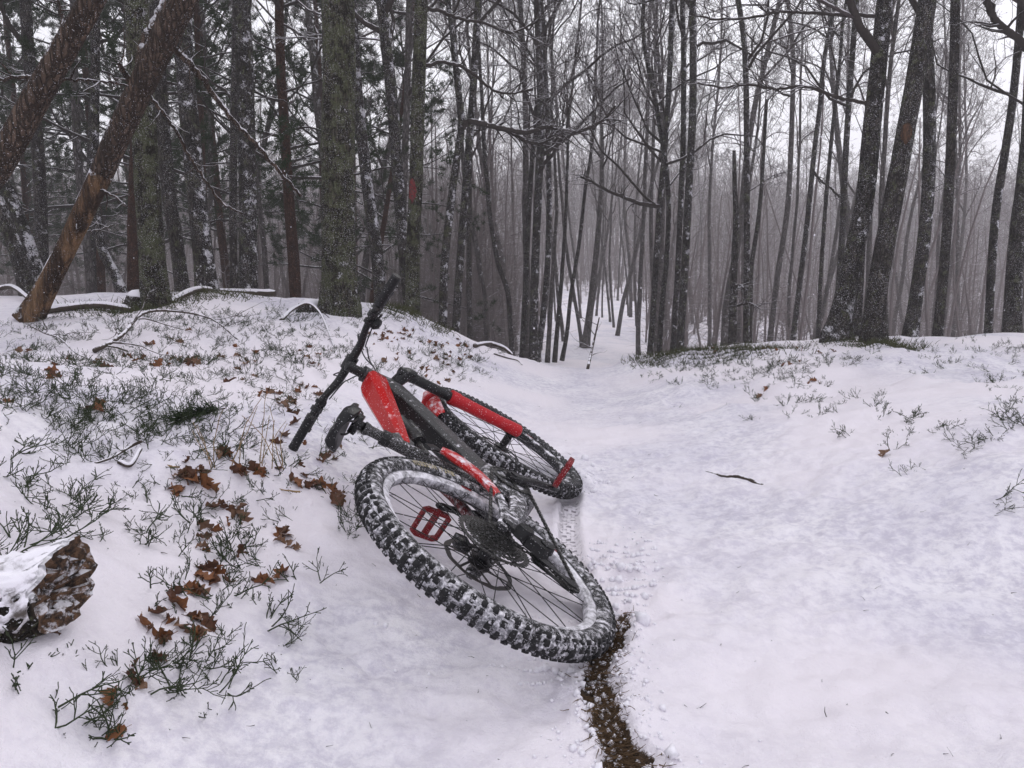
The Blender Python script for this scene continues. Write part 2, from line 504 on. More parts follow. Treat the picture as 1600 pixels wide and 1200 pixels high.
    for t, wl_, wr_, hu, hl, rd in ((0.0, .036, .030, .016, .040, .012), (.06, .048, .040, .022, .042, .016), (0.14, .051, .041, .024, .038, .018), (0.45, .042, .034, .021, .032, .016), (0.8, .031, .025, .016, .024, .011), (1.0, .022, .018, .010, .018, .006)):
        c = tt0 + d * t
        secs.append([c + yv * a + nz * b for a, b in ((wl_, hu - .006), (wl_ * .8, hu), (-wr_ * .55, hu + .002), (-wr_, hu - rd), (-wr_ * .85, -hl), (wl_ * .85, -hl), (wl_, -hl * .3))])
    m.loft(secs); m.build("top_tube", M['red'], root, 0.35)
    # down tube, deep and grey, hides the battery
    dt0, dt1 = head_bot + 0.018 * u + V3(-.02, 0, -.004), BB + V3(0.035, 0, 0.045)
    dd = dt1 - dt0; nd = np.cross(dd, yv); nd /= np.linalg.norm(nd)
    if nd[2] < 0: nd = -nd
    beam("down_tube", M['frame_grey'], [(dt0 + dd * t, a, b, c, nd) for t, a, b, c in ((-.04, .028, .030, .012), (0.06, .036, .043, .016), (0.5, .041, .048, .020), (0.85, .042, .048, .020), (1.02, .045, .045, .020))], smooth=0.4)
    beam("battery_cover", M['plastic'], [(dt0 + dd * t + nd * (.048 + h), a, .006, .004, nd) for t, a, h in ((.16, .02, -.006), (.2, .030, -.003), (.8, .032, -.001), (.84, .022, -.006))])
    # seat tube
    sa = math.radians(74); sd = V3(-math.cos(sa), 0, math.sin(sa))
    m = MB(); m.tube([BB + sd * .07, BB + sd * .20, BB + sd * .37, BB + sd * .40], [.024, .021, .020, .021], 18); m.build("seat_tube", M['black_gritty'], root)
    m = MB(); m.tube([BB + sd * .392, BB + sd * .416], .0235, 18); m.box(BB + sd * .404 + V3(-.028, 0, 0), (.014, .02, .018)); m.build("seat_clamp", M['black_metal'], root)
    m = MB(); m.tube([BB + sd * .41, BB + sd * .455], .0155, 16); m.tube([BB + sd * .455, BB + sd * .465, BB + sd * .475], [.0155, .0195, .0195], 16); m.tube([BB + sd * .475, BB + sd * .49], .0135, 16); m.build("seatpost", M['black_gritty'], root)
    # gusset between top tube and seat tube
    m = MB(); m.prism([V3(.40, .016, .30), V3(.45, .016, .345), V3(.36, .016, .375), V3(.345, .016, .30)], (0, -.032, 0)); m.build("gusset", M['frame_grey'], root)

    # ---- motor and bottom bracket
    m = MB()
    outl = [(0.520, .085), (.40, .085), (.365, .03), (.352, -.045), (.38, -.095), (.44, -.115), (.50, -.098), (.535, -.04), (.548, .04)]
    sec = lambda y, k: [V3(.45 + (a - .45) * k, y, -.01 + (b + .01) * k) for a, b in outl]
    m.loft([sec(-.062, .45), sec(-.060, .72), sec(-.050, .92), sec(-.038, 1.0), sec(.038, 1.0), sec(.050, .92), sec(.060, .7), sec(.062, .45)])
    m.build("motor_housing", M['grey_snowy'], root, 0.5)
    # ---- chainring, cranks, pedals
    tn = 34; r = tn * .0127 / (2 * PI); n = tn * 4
    th = np.linspace(0, 2 * PI, n, endpoint=False); ro = r + np.tile([-.0025, .0025, .0032, -.0015], tn)
    m = MB(); rings = []
    for r_, y_ in ((np.full(n, r - .016), -.0640), (ro, -.0640), (ro, -.0665), (np.full(n, r - .016), -.0665), (np.full(n, r - .016), -.0640)):
        rings.append(BB + np.stack([r_ * np.cos(th), np.full(n, y_), r_ * np.sin(th)], -1))
    m.grid(np.array(rings), False)
    for q in range(4):
        a = q * PI / 2 + .5
        m.tube([BB + V3(.015 * math.cos(a), -.066, .015 * math.sin(a)), BB + V3((r - .01) * math.cos(a), -.0655, (r - .01) * math.sin(a))], .008, 6, flat=.3, up=(0, 1, 0))
    m.build("chainring", M['sprocket'], root, .5)
    ca = math.radians(-56)
    cd = V3(math.cos(ca), 0, math.sin(ca))
    def crank(side, dirv):
        m = MB(); y0 = -.074 * side if side > 0 else .074; s_ = -side
        pr = np.cross(dirv, yv)
        secs = []
        for t, w_, h_, yo in ((-.02, .012, .008, 0), (0, .019, .011, 0), (.03, .016, .0105, .003), (.09, .0125, .009, .011), (.14, .0125, .008, .014), (.17, .015, .0085, .015), (.187, .010, .006, .015)):
            c = BB + dirv * t + yv * s_ * (.076 + yo)
            secs.append([c + pr * a * w_ + yv * b * h_ for a, b in ((-1, -.5), (-.6, -1), (.6, -1), (1, -.5), (1, .5), (.6, 1), (-.6, 1), (-1, .5))])
        m.loft(secs)
        m.lathe([(.004, -.012), (.014, -.012), (.014, .012), (.004, .012)], BB + yv * s_ * .078, yv, 16)
        return m.build("crank", M['black_metal'], root, .6)
    crank(1, cd); crank(-1, -cd)
    def pedal(side, dirv, ang):
        s_ = -side
        e = BB + dirv * .17 + yv * s_ * .102
        po = empty("pedal", root); po.location = e; po.rotation_euler = (0, ang, 0)
        m = MB(); a, b, t = .050, .102, .008      # half length, width along the spindle, half thickness
        # outer cage as a closed band
        out = [(-a, .014), (-a * .7, .004), (a * .7, .004), (a, .014), (a * .96, b - .008), (a * .62, b), (-a * .62, b), (-a * .96, b - .008)]
        inn = [(x * .80, .014 + (y - .014) * .88 if y > .02 else .017) for x, y in out]
        rings = []
        for pl, z in ((out, -t), (out, t), (inn, t), (inn, -t), (out, -t)):
            rings.append([V3(x, s_ * y, z) for x, y in pl])
        m.grid(np.array(rings), False)
        m.build("pedal_cage", M['red_dark'], po, .5)
        m = MB(); m.tube([V3(0, s_ * -.012, 0), V3(0, s_ * .012, 0), V3(0, s_ * b, 0)], [.006, .010, .009], 12)
        m.box((0, s_ * .055, 0), (.018, .086, .012))
        m.build("pedal_spindle", M['red_dark'], po, .6)
        for x, y in ((-.044, .03), (-.044, .055), (-.044, .08), (.044, .03), (.044, .055), (.044, .08)):
            m = MB(); m.tube([V3(x, s_ * y, -.012), V3(x, s_ * y, .012)], .0022, 6); m.build("grip_pin", M['black_metal'], po)
        return po
    pedal(1, cd, math.radians(8))
    pedal(-1, -cd, math.radians(62))

    # ---- rear suspension
    def arm(name, mat, pts, hw, hh, parent=root, n=14, side=1):
        P = spline(pts, n); m = MB(); secs = []
        T = np.gradient(P, axis=0)
        ws = np.interp(np.linspace(0, 1, n), np.linspace(0, 1, len(hw)), hw); hs = np.interp(np.linspace(0, 1, n), np.linspace(0, 1, len(hh)), hh)
        for i in range(n):
            t_ = T[i] / np.linalg.norm(T[i]); e1 = np.cross(t_, yv); e1 /= np.linalg.norm(e1); e2 = np.cross(e1, t_)
            secs.append([P[i] + e1 * a * hs[i] + e2 * b * ws[i] for a, b in ((-1, -.4), (-.55, -1), (.55, -1), (1, -.4), (1, .4), (.55, 1), (-.55, 1), (-1, .4))])
        m.loft(secs); return m.build(name, mat, parent, .5)
    for s_ in (-1, 1):
        arm("seatstay", M['red_frost' if s_ < 0 else 'stay_dark'], [(.398, s_ * .044, .222), (.392, s_ * .047, .175), (.348, s_ * .052, .095), (.285, s_ * .056, .042), (.222, s_ * .060, .012)], (.008, .013, .012, .011, .007), (.014, .022, .020, .017, .009))
        arm("stay_yoke", M['grey_snowy'], [(.250, s_ * .058, .020), (.17, s_ * .062, .004), (.09, s_ * .067, -.004), (.01, s_ * .072, .0)], (.010, .010, .009, .008), (.014, .016, .016, .014))
        arm("chainstay", M['grey_snowy'], [(.40, s_ * .050, -.035), (.33, s_ * .052, -.045), (.20, s_ * .058, -.045), (.08, s_ * .068, -.020), (.0, s_ * .074, 0), (-.025, s_ * .074, .004)], (.012, .013, .012, .010, .008, .007), (.034, .030, .026, .022, .020, .012))
        arm("rocker_link", M['black_metal'], [(.355, s_ * .040, .262), (.385, s_ * .038, .250), (.405, s_ * .036, .236), (.425, s_ * .030, .225)], (.006, .006, .006), (.014, .018, .012))
    m = MB(); m.tube([V3(0, -.082, 0), V3(0, .082, 0)], .0085, 14); m.build("thru_axle", M['black_metal'], root)
    # shock: body, piston rod, piggyback
    sh0, sh1 = V3(.60, 0, .40), V3(.415, 0, .235)
    sd_ = (sh1 - sh0) / np.linalg.norm(sh1 - sh0)
    m = MB(); m.tube([sh0, sh0 + sd_ * .02, sh0 + sd_ * .025, sh0 + sd_ * .14, sh0 + sd_ * .145, sh0 + sd_ * .165], [.010, .012, .024, .024, .027, .027], 18)
    shock = m.build("shock", M['black_metal'], root)
    m = MB(); m.tube([sh0 + sd_ * .16, sh1], .0095, 14); m.build("shock_rod", M['sprocket'], shock)
    off = np.cross(sd_, yv) * .045
    if off[2] > 0: off = -off
    m = MB(); m.tube([sh0 + sd_ * .01 + off, sh0 + sd_ * .02 + off, sh0 + sd_ * .10 + off, sh0 + sd_ * .11 + off], [.012, .017, .017, .012], 16); m.build("shock_reservoir", M['black_metal'], shock)

    # ---- derailleur and chain
    pU, pL = V3(-.030, -.055, -.115), V3(-.070, -.055, -.205)
    m = MB(); m.loft([[V3(-.002, y, .012), V3(.012, y, -.005), V3(.006, y, -.045), V3(-.030, y, -.050), V3(-.034, y, -.030)] for y in (-.088, -.076)]); der = m.build("derailleur", M['black_metal'], root, .4)
    m = MB()
    m.loft([[V3(-.010, y, -.038), V3(-.048, y, -.060), V3(-.068, y, -.105), V3(-.040, y, -.128), V3(-.010, y, -.100)] for y in (-.098, -.070)])
    m.lathe([(.006, -.018), (.021, -.018), (.024, -.006), (.024, .012), (.006, .014)], (-.022, -.088, -.048), yv, 18)
    m.lathe([(.006, -.020), (.020, -.020), (.022, .0), (.006, .012)], (-.030, -.082, -.112), yv, 18)
    m.build("derailleur_body", M['plastic'], der, .5)
    for yo in (-.063, -.047):
        m = MB(); dv = (pL - pU) / np.linalg.norm(pL - pU); pv = np.cross(dv, yv)
        prof = [pU - dv * .016 - pv * .010, pU - dv * .016 + pv * .010, pU + pv * .016, (pU + pL) / 2 + pv * .008, pL + pv * .017, pL + dv * .015 + pv * .008, pL + dv * .015 - pv * .008, pL - pv * .016, (pU + pL) / 2 - pv * .012, pU - pv * .016]
        m.prism([q * V3(1, 0, 1) + V3(0, yo, 0) for q in prof], (0, .0018, 0)); m.build("cage_plate", M['black_metal'], der, .4)
    for c in (pU, pL):
        n = 14 * 4; th = np.linspace(0, 2 * PI, n, endpoint=False); ro = .0265 + np.tile([-.002, .002, .0025, -.0015], 14) - .004
        m = MB(); m.grid(np.array([np.stack([c[0] + k_ * ro * np.cos(th), np.full(n, y_), c[2] + k_ * ro * np.sin(th)], -1) for k_, y_ in ((.2, -.0575), (1, -.0565), (1, -.0535), (.2, -.0525))])); m.build("jockey_wheel", M['plastic'], der, .5)
    rc, rr_ = 16 * .0127 / (2 * PI), 34 * .0127 / (2 * PI)
    yc = -0.0275 - .0037 * 8
    path = [BB + V3(.002, -.065, rr_)]
    path += [V3(.0 + rc * math.sin(math.radians(a)), yc, rc * math.cos(math.radians(a))) for a in (10, -30, -70, -110, -140)]
    path += [pU + V3(.020 * math.cos(math.radians(a)), 0, .020 * math.sin(math.radians(a))) for a in (80, 30, -20)]
    path += [pL + V3(.021 * math.cos(math.radians(a)), 0, .021 * math.sin(math.radians(a))) for a in (150, 200, 250, 290)]
    path += [BB + V3(rr_ * math.cos(math.radians(a)), -.065, rr_ * math.sin(math.radians(a))) for a in (-100, -60, -20, 20, 60, 88)]
    P = np.array(path); seg = np.linalg.norm(np.diff(P, axis=0), axis=1); L = np.concatenate([[0], np.cumsum(seg)])
    m = MB()
    S = np.arange(0, L[-1], .0127)
    for i, s in enumerate(S):
        c = np.array([np.interp(s, L, P[:, k]) for k in range(3)]); c2 = np.array([np.interp(min(s + .0127, L[-1]), L, P[:, k]) for k in range(3)])
        t_ = c2 - c
        if np.linalg.norm(t_) < 1e-4: continue
        t_ /= np.linalg.norm(t_); e = np.cross(t_, yv)
        R_ = np.stack([t_, yv, e], 1)
        g = .0030 if i % 2 else .0018
        for sy in (-1, 1): m.box((c + c2) / 2 + yv * sy * g, (.0155, .0012, .0080), R_)
        m.box(c, (.0045, .0062, .0045), R_)
    m.build("chain", M['sprocket'], root, None)

    # ---- fork
    fk = empty("fork", root)
    m = MB()
    cr = head_bot - .012 * u
    pc = cr
    secs = []
    for y_, w_, h_, dz in ((-.092, .012, .020, -.028), (-.084, .024, .026, -.022), (-.060, .026, .024, -.010), (-.03, .027, .020, .004), (0, .030, .020, .008), (.03, .027, .020, .004), (.060, .026, .024, -.010), (.084, .024, .026, -.022), (.092, .012, .020, -.028)):
        c = pc + yv * y_ + u * dz + p * .012 * min(1, abs(y_) / .05)
        secs.append([c + p * a * w_ + u * b * h_ for a, b in ((-1, -.5), (-.6, -1), (.6, -1), (1, -.5), (1, .5), (.6, 1), (-.6, 1), (-1, .5))])
    m.loft(secs); m.build("fork_crown", M['black_metal'], fk, .6)
    for s_ in (-1, 1):
        top = cr + yv * s_ * .066 + p * .012 - .012 * u
        bot = FA + yv * s_ * .066 + p * -.022
        ld = (bot - top) / np.linalg.norm(bot - top)
        LL = np.linalg.norm(bot - top)
        m = MB(); m.tube([top - ld * .03, top, top + ld * .012, top + ld * .05, top + ld * .25], [.018, .023, .0215, .0195, .0195], 18); m.build("stanchion", M['black_metal'], fk)
        m = MB(); m.tube([top + ld * .200, top + ld * .203, top + ld * .235, top + ld * .245, top + ld * .32, top + ld * (LL - .07), top + ld * (LL - .02), top + ld * (LL + .012), top + ld * (LL + .018)], [.025, .0290, .0290, .0262, .0250, .0240, .0262, .0262, .021], 20)
        lg = m.build("fork_leg", M['red_fork'], fk)
        m = MB(); m.box(bot + p * .018 + ld * .008, (.05, .020, .036), np.stack([p, yv, u], 1)); m.build("dropout", M['black_metal'], lg)
    a0 = cr + p * .012 - .012 * u - .245 * u
    arch = spline([a0 + yv * -.068 + p * .012, a0 + yv * -.060 + p * .030 + u * .055, a0 + yv * -.03 + p * .036 + u * .095, a0 + p * .038 + u * .105, a0 + yv * .03 + p * .036 + u * .095, a0 + yv * .06 + p * .030 + u * .055, a0 + yv * .068 + p * .012], 21)
    m = MB(); m.tube(arch, .0135, 8, flat=.8); m.build("fork_arch", M['red_fork'], fk)
    m = MB(); m.lathe([(.002, -.083), (.010, -.083), (.010, .083), (.002, .083)], FA, yv, 14); m.build("fork_axle", M['black_metal'], fk)
    m = MB(); m.box(FA + V3(-.055, .052, .075), (.05, .026, .036), np.stack([p, yv, u], 1)); m.build("brake_caliper", M['black_metal'], fk, None)
    m = MB(); m.box(V3(.075, .052, .055), (.05, .026, .036), np.stack([p, yv, u], 1)); m.build("brake_caliper", M['black_metal'], root, None)
    # front mudguard, small and red, under the crown
    m = MB(); gsec = []
    for a in np.radians(np.linspace(98, 132, 9)):
        er = V3(math.cos(a), 0, math.sin(a))
        wd = .046 * (1 - .5 * abs((math.degrees(a) - 112) / 20) ** 2)
        gsec.append([FA + er * (.388 + dr_) + yv * y_ * wd - er * .022 * abs(y_) ** 2 for y_, dr_ in ((-1, 0), (-.6, 0), (0, 0), (.6, 0), (1, 0), (1, .003), (.6, .003), (0, .003), (-.6, .003), (-1, .003))])
    m.loft(gsec); m.build("mudguard", M['red_frost'], fk, .6)

    # ---- stem, bar, grips, levers
    st = empty("handlebar", root)
    clamp = head_top + .05 * u + .05 * p
    m = MB(); m.tube([head_top + .004 * u, head_top + .02 * u, head_top + .021 * u, head_top + .068 * u, head_top + .072 * u], [.019, .019, .0175, .0185, .013], 16)
    m.tube([head_top + .045 * u, head_top + .048 * u + .02 * p, clamp], [.019, .017, .021], 14)
    m.lathe([(.0165, -.026), (.0235, -.026), (.0235, .026), (.0165, .026)], clamp, yv, 20)
    m.box(clamp + p * .018, (.016, .05, .034), np.stack([p, yv, u], 1))
    m.build("stem", M['black_metal'], st)
    W = 0.362
    half = [(0, 0, 0), (.05, 0, 0), (.085, -.004, .003), (.16, -.018, .022), (.22, -.028, .027), (W, -.052, .031)]
    pts = [clamp + yv * -a + p * b + u * c for a, b, c in half[::-1]] + [clamp + yv * a + p * b + u * c for a, b, c in half[1:]]
    bar = spline(pts, 61)
    rad = [.0125 + .0048 * max(0, 1 - abs(b[1]) / .15) for b in bar]
    m = MB(); m.tube(bar, rad, 14); m.build("bar", M['black_metal'], st)
    for s_ in (-1, 1):
        e1 = clamp + yv * s_ * W + p * -.052 + u * .031; e0 = clamp + yv * s_ * .22 + p * -.028 + u * .027
        gd = (e1 - e0) / np.linalg.norm(e1 - e0)
        m = MB(); gl = .125
        prof = []
        for i in range(26):
            q = i / 25
            prof.append((e1 - gd * gl * (1 - q) + gd * .004, .0172 + (.0012 if i % 2 else 0) + (.001 if q < .06 or q > .94 else 0)))
        m.tube([a for a, _ in prof], [b for _, b in prof], 16); gr = m.build("grip", M['plastic'], st, 3.2)
        m = MB(); m.lathe([(.006, .0), (.0155, .0), (.0180, -.004), (.0180, -.009), (.012, -.009)], e1 + gd * .009, gd, 16); m.build("bar_end_plug", M['sprocket'], gr)
        # clamp ring
        c0 = e1 - gd * (gl + .004)
        m = MB(); m.lathe([(.012, -.006), (.0185, -.006), (.0185, .006), (.012, .006)], c0, gd, 16); m.build("grip_clamp", M['sprocket'], gr)
        # brake lever: clamp, body, blade
        fd = p * .86 - u * .50
        c1 = c0 - gd * .032
        m = MB(); m.lathe([(.012, -.009), (.019, -.009), (.019, .009), (.012, .009)], c1, gd, 16)
        m.tube([c1 + fd * .02, c1 + fd * .034 + gd * -.012, c1 + fd * .036 - gd * .055], [.010, .0135, .010], 10)
        lv = m.build("brake_lever", M['black_metal'], st)
        m = MB(); m.tube(spline([c1 + fd * .036 + gd * .0, c1 + fd * .052 + gd * .022, c1 + fd * .050 + gd * .06, c1 + fd * .050 + gd * .085, c1 + fd * .060 + gd * .105], 12), [.006, .007, .0065, .006, .006, .006, .006, .006, .006, .0065, .007, .006], 8, flat=1.5, up=u); m.build("lever_blade", M['black_metal'], lv)
        c2 = c1 - gd * .030
        m = MB(); m.lathe([(.012, -.007), (.017, -.007), (.017, .007), (.012, .007)], c2, gd, 14)
        dn = -u * .9 + p * .25
        if s_ < 0:
            m.tube([c2 + dn * .012, c2 + dn * .024, c2 + dn * .038 + gd * .01, c2 + dn * .05 + gd * .012], [.014, .022, .023, .012], 12)
            m.tube([c2 + dn * .03 + gd * .015, c2 + dn * .034 + gd * .045], [.007, .009], 8, flat=.5)
            m.build("shifter", M['plastic'], st)
        else:
            m.tube([c2 + dn * .012, c2 + dn * .022], [.012, .014], 10)
            m.tube([c2 + dn * .022, c2 + dn * .026 + gd * .04], [.006, .009], 8, flat=.5)
            m.build("remote_lever", M['plastic'], st)
        # cables from lever and shifter into the head tube
        hb = head_top - .035 * u + yv * s_ * .03 + V3(-.01, 0, 0)
        for j, (q0, bulge) in enumerate(((c1 + fd * .036 - gd * .055, .10), (c2 + dn * .03 - gd * .02, .07))):
            pts_ = spline([q0, q0 - gd * .07 + fd * .015 - u * .01 * j, clamp + yv * s_ * (.09 - .02 * j) + p * (bulge - .03 * j) - u * (.0 + .04 * j), clamp + yv * s_ * .035 + p * (bulge - .025) - u * (.05 + .02 * j), head_top - .03 * u + yv * s_ * .032 + p * .03, hb - p * .0 + yv * 0], 26)
            m = MB(); m.tube(pts_, .0026, 6); m.build("cable", M['cable'], st)

    # ---- saddle
    sp = BB + sd * .505
    sdl = empty("saddle", root)
    m = MB(); secs = []
    tilt = math.radians(6); ct, sn = math.cos(tilt), math.sin(tilt)
    for x_, w_, zt, th_ in ((-.135, .030, .012, .012), (-.128, .058, .016, .022), (-.105, .070, .018, .034), (-.065, .066, .014, .036), (-.02, .046, .009, .030), (.03, .028, .007, .025), (.085, .022, .006, .022), (.125, .020, .003, .020), (.142, .012, -.003, .012)):
        c = sp + V3(-.005 + x_ * ct, 0, .030 + x_ * sn)
        secs.append([c + yv * a * w_ + V3(0, 0, b) for a, b in ((-1, -th_ * .75), (-.97, zt * .3 - .006), (-.75, zt * .85), (-.3, zt), (0, zt - .003), (.3, zt), (.75, zt * .85), (.97, zt * .3 - .006), (1, -th_ * .75), (.8, -th_ * .8), (.3, -th_ * .35), (-.3, -th_ * .35), (-.8, -th_ * .8))])
    m.loft(secs); m.build("saddle_shell", M['saddle'], sdl, .8)
    for s_ in (-1, 1):
        m = MB(); m.tube(spline([sp + V3(-.10, s_ * .024, .022), sp + V3(-.07, s_ * .022, .0), sp + V3(-.02, s_ * .022, -.004), sp + V3(.045, s_ * .022, -.002), sp + V3(.10, s_ * .012, .018)], 16), .0035, 8); m.build("saddle_rail", M['black_metal'], sdl)
    m = MB(); m.box(sp + V3(0, 0, -.006), (.038, .056, .022)); m.tube([sp - sd * .03, sp - sd * .004], [.014, .017], 14); m.build("saddle_clamp", M['black_metal'], sdl, None)
    root.matrix_world = BIKE_M
    return root
bike = build_bike()
# ---------------------------------------------------------------- the ground: one sheet of snow over path, banks, valley and far hillside
def bike_w(x, y, z):
    return np.array(BIKE_R) @ np.array([x, y, z]) + np.array(BIKE_T)

CTRL = []
def cp(u, v, y): CTRL.append(at(u, v, y))
def cz(u, v, z):
    r = ray(u, v); y = (z - CAM_Z) / r[2]; CTRL.append(at(u, v, y))
# near the camera, and the bicycle's points of support
for q in ((.217, 1.758, -.845), (.250, 2.957, -.826)): CTRL.append(np.array([q[0], q[1], q[2] + CAM_Z]))
CTRL.append(np.array([-.812, 2.615, -.588 + CAM_Z]))
pl = bike_w(0.355, 0.235, 0.13); CTRL.append(np.array([pl[0], pl[1], pl[2] - .035]))
for u_, v_, z_ in ((960, 1200, .01), (400, 1200, .06), (100, 1180, .17), (1300, 1200, .01), (1600, 1200, .04), (700, 1010, .045), (560, 900, .12), (300, 1000, .17), (0, 1000, .31), (300, 800, .275), (0, 800, .42), (480, 770, .24), (200, 600, .50), (0, 600, .55), (350, 640, .46), (1100, 1000, 0.0), (1300, 900, .02), (1600, 900, .06), (1080, 800, .02), (1250, 760, .09), (1420, 740, .17), (1600, 740, .24),
                   (1000, 700, .07), (1150, 650, .16), (1300, 650, .235), (1450, 640, .30), (1600, 640, .34)):
    cz(u_, v_, z_)
for u_, v_, y_ in ((920, 650, 5.0), (920, 605, 6.3), (920, 575, 7.6), (860, 572, 7.7), (800, 556, 7.6), (760, 541, 7.4), (720, 526, 7.1), (680, 508, 6.9), (640, 488, 6.6), (600, 486, 6.3), (532, 489, 5.85), (470, 482, 6.0), (400, 466, 6.3), (330, 460, 6.2), (245, 478, 5.5), (150, 484, 5.4), (60, 494, 4.9), (-150, 500, 4.8),
                   (640, 560, 5.4), (740, 590, 5.6), (560, 540, 4.8), (400, 540, 4.4), (150, 540, 4.0), (-100, 545, 3.9),
                   (975, 566, 7.5), (1000, 556, 7.3), (1080, 548, 7.1), (1180, 542, 7.0), (1300, 533, 6.9), (1380, 546, 6.2), (1450, 529, 6.9), (1540, 527, 6.8), (1620, 532, 6.7), (1800, 535, 6.7), (1100, 590, 5.8), (1250, 580, 5.7), (1500, 590, 5.0), (1600, 590, 5.1), (1620, 560, 5.9)):
    cp(u_, v_, y_)
# over the crest: hidden dip, valley floor, far hillside
for x_, y_, z_ in ((1.0, 10, -.25), (.3, 10, -.25), (-.6, 10, -.22), (.6, 13, -.45), (.5, 17, -.62), (1.8, 21, -.72), (-1.5, 14, -.80), (-3, 18, -1.0), (4, 18, -1.1), (5, 32, -.55), (2, 30, -.68), (7, 45, .15), (-4, 38, -1.5), (-12, 45, -.9), (9, 62, 1.2), (-10, 75, -.6), (10, 90, 3.6), (32, 85, -1.0), (-35, 85, -.3), (22, 60, -2.4), (-40, 60, -1.2), (10, 140, 9), (-60, 140, 8), (70, 140, 9), (0, 230, 14), (90, 230, 14), (-110, 230, 14),
                   (-3.5, 9, .62), (-6, 9, .75), (-9, 8, .8), (-2.2, 9, .40), (-1.2, 9, .05), (-5, 14, .3), (-10, 16, .4), (-20, 20, -.1), (-8, 26, -1.2), (-25, 40, -1.0), (2.6, 9.5, .0), (4.6, 9, .16), (7, 9, .3), (4, 12, -.5), (8, 14, -.5), (14, 16, -.4), (10, 26, -1.3), (25, 35, -2.0), (12, 7, .6), (-12, 4, .9), (12, 3, .5), (-6, 1.2, .75), (6, 1.2, .22), (-3, 0.6, .5), (3, .6, .08), (0, .5, .03), (-14, 1, 1.0), (14, 1, .5)):
    CTRL.append(np.array([x_, y_, z_], float))
CTRL = np.array(CTRL)
def _warp(x, y):
    yy = np.maximum(y, 0.4)
    return np.stack([np.arctan(x / (yy + 1.2)) * 2.2, np.log(yy + 0.8) * 1.6], -1)
def _kern(d2):
    return np.where(d2 > 1e-12, d2 * np.log(np.maximum(d2, 1e-12)) * .5, 0)
_W = _warp(CTRL[:, 0], CTRL[:, 1])
_n = len(_W)
_K = _kern(((_W[:, None] - _W[None]) ** 2).sum(-1)) + 2e-3 * np.eye(_n)
_Pm = np.hstack([np.ones((_n, 1)), _W])
_A = np.block([[_K, _Pm], [_Pm.T, np.zeros((3, 3))]])
_coef = np.linalg.solve(_A, np.concatenate([CTRL[:, 2], np.zeros(3)]))
def base_h(x, y):
    x = np.asarray(x, float); y = np.asarray(y, float)
    sh = np.broadcast(x, y).shape
    x, y = np.broadcast_to(x, sh).ravel(), np.broadcast_to(y, sh).ravel()
    out = np.empty(len(x))
    for i in range(0, len(x), 40000):
        w = _warp(x[i:i + 40000], y[i:i + 40000])
        d2 = ((w[:, None] - _W[None]) ** 2).sum(-1)
        out[i:i + 40000] = _kern(d2) @ _coef[:_n] + _coef[_n] + w @ _coef[_n + 1:]
    return out.reshape(sh)

# the scraped strip of bare soil behind the rear wheel, as a line on the ground
def ground_px(u, v):
    """where the ray through a pixel meets the ground"""
    r = ray(u, v)
    ys = np.concatenate([np.arange(.7, 9, .02), np.arange(9, 60, .2)])
    h = base_h(r[0] * ys, ys)
    z = CAM_Z + r[2] * ys
    k = np.argmax(z < h)
    return np.array([r[0] * ys[k], ys[k], h[k]])
SOIL_LINE = np.array([ground_px(u, v)[:2] for u, v in ((980, 945), (958, 985), (938, 1030), (938, 1080), (948, 1130), (968, 1175), (1005, 1230), (1040, 1290))])
SOIL_W = [.012, .030, .036, .038, .034, .042, .058, .07]
TRACK_LINE = np.array([ground_px(u, v)[:2] for u, v in ((893, 775), (889, 800), (888, 840), (892, 870), (905, 900))])
def line_dist(x, y, L, W=None):
    best = np.full(x.shape, 1e9); along = np.zeros(x.shape); side = np.zeros(x.shape); wd = np.ones(x.shape); acc = 0
    for i in range(len(L) - 1):
        a, b = L[i], L[i + 1]; d = b - a; l = np.hypot(*d)
        t = np.clip(((x - a[0]) * d[0] + (y - a[1]) * d[1]) / l ** 2, 0, 1)
        ex, ey = x - a[0] - t * d[0], y - a[1] - t * d[1]
        q = np.hypot(ex, ey); m = q < best
        best = np.where(m, q, best); along = np.where(m, acc + t * l, along)
        side = np.where(m, np.sign(d[0] * ey - d[1] * ex) * q, side)
        if W is not None: wd = np.where(m, W[i] * (1 - t) + W[i + 1] * t, wd)
        acc += l
    return best, along, side, wd

def soil_mask(x, y):
    d, al, sd, w = line_dist(x, y, SOIL_LINE, SOIL_W)
    n = fbm(x * 28, y * 28, 4)
    return np.clip((w * (1.0 + 0.8 * n) - d) / 0.012 + .5, 0, 1), d, w

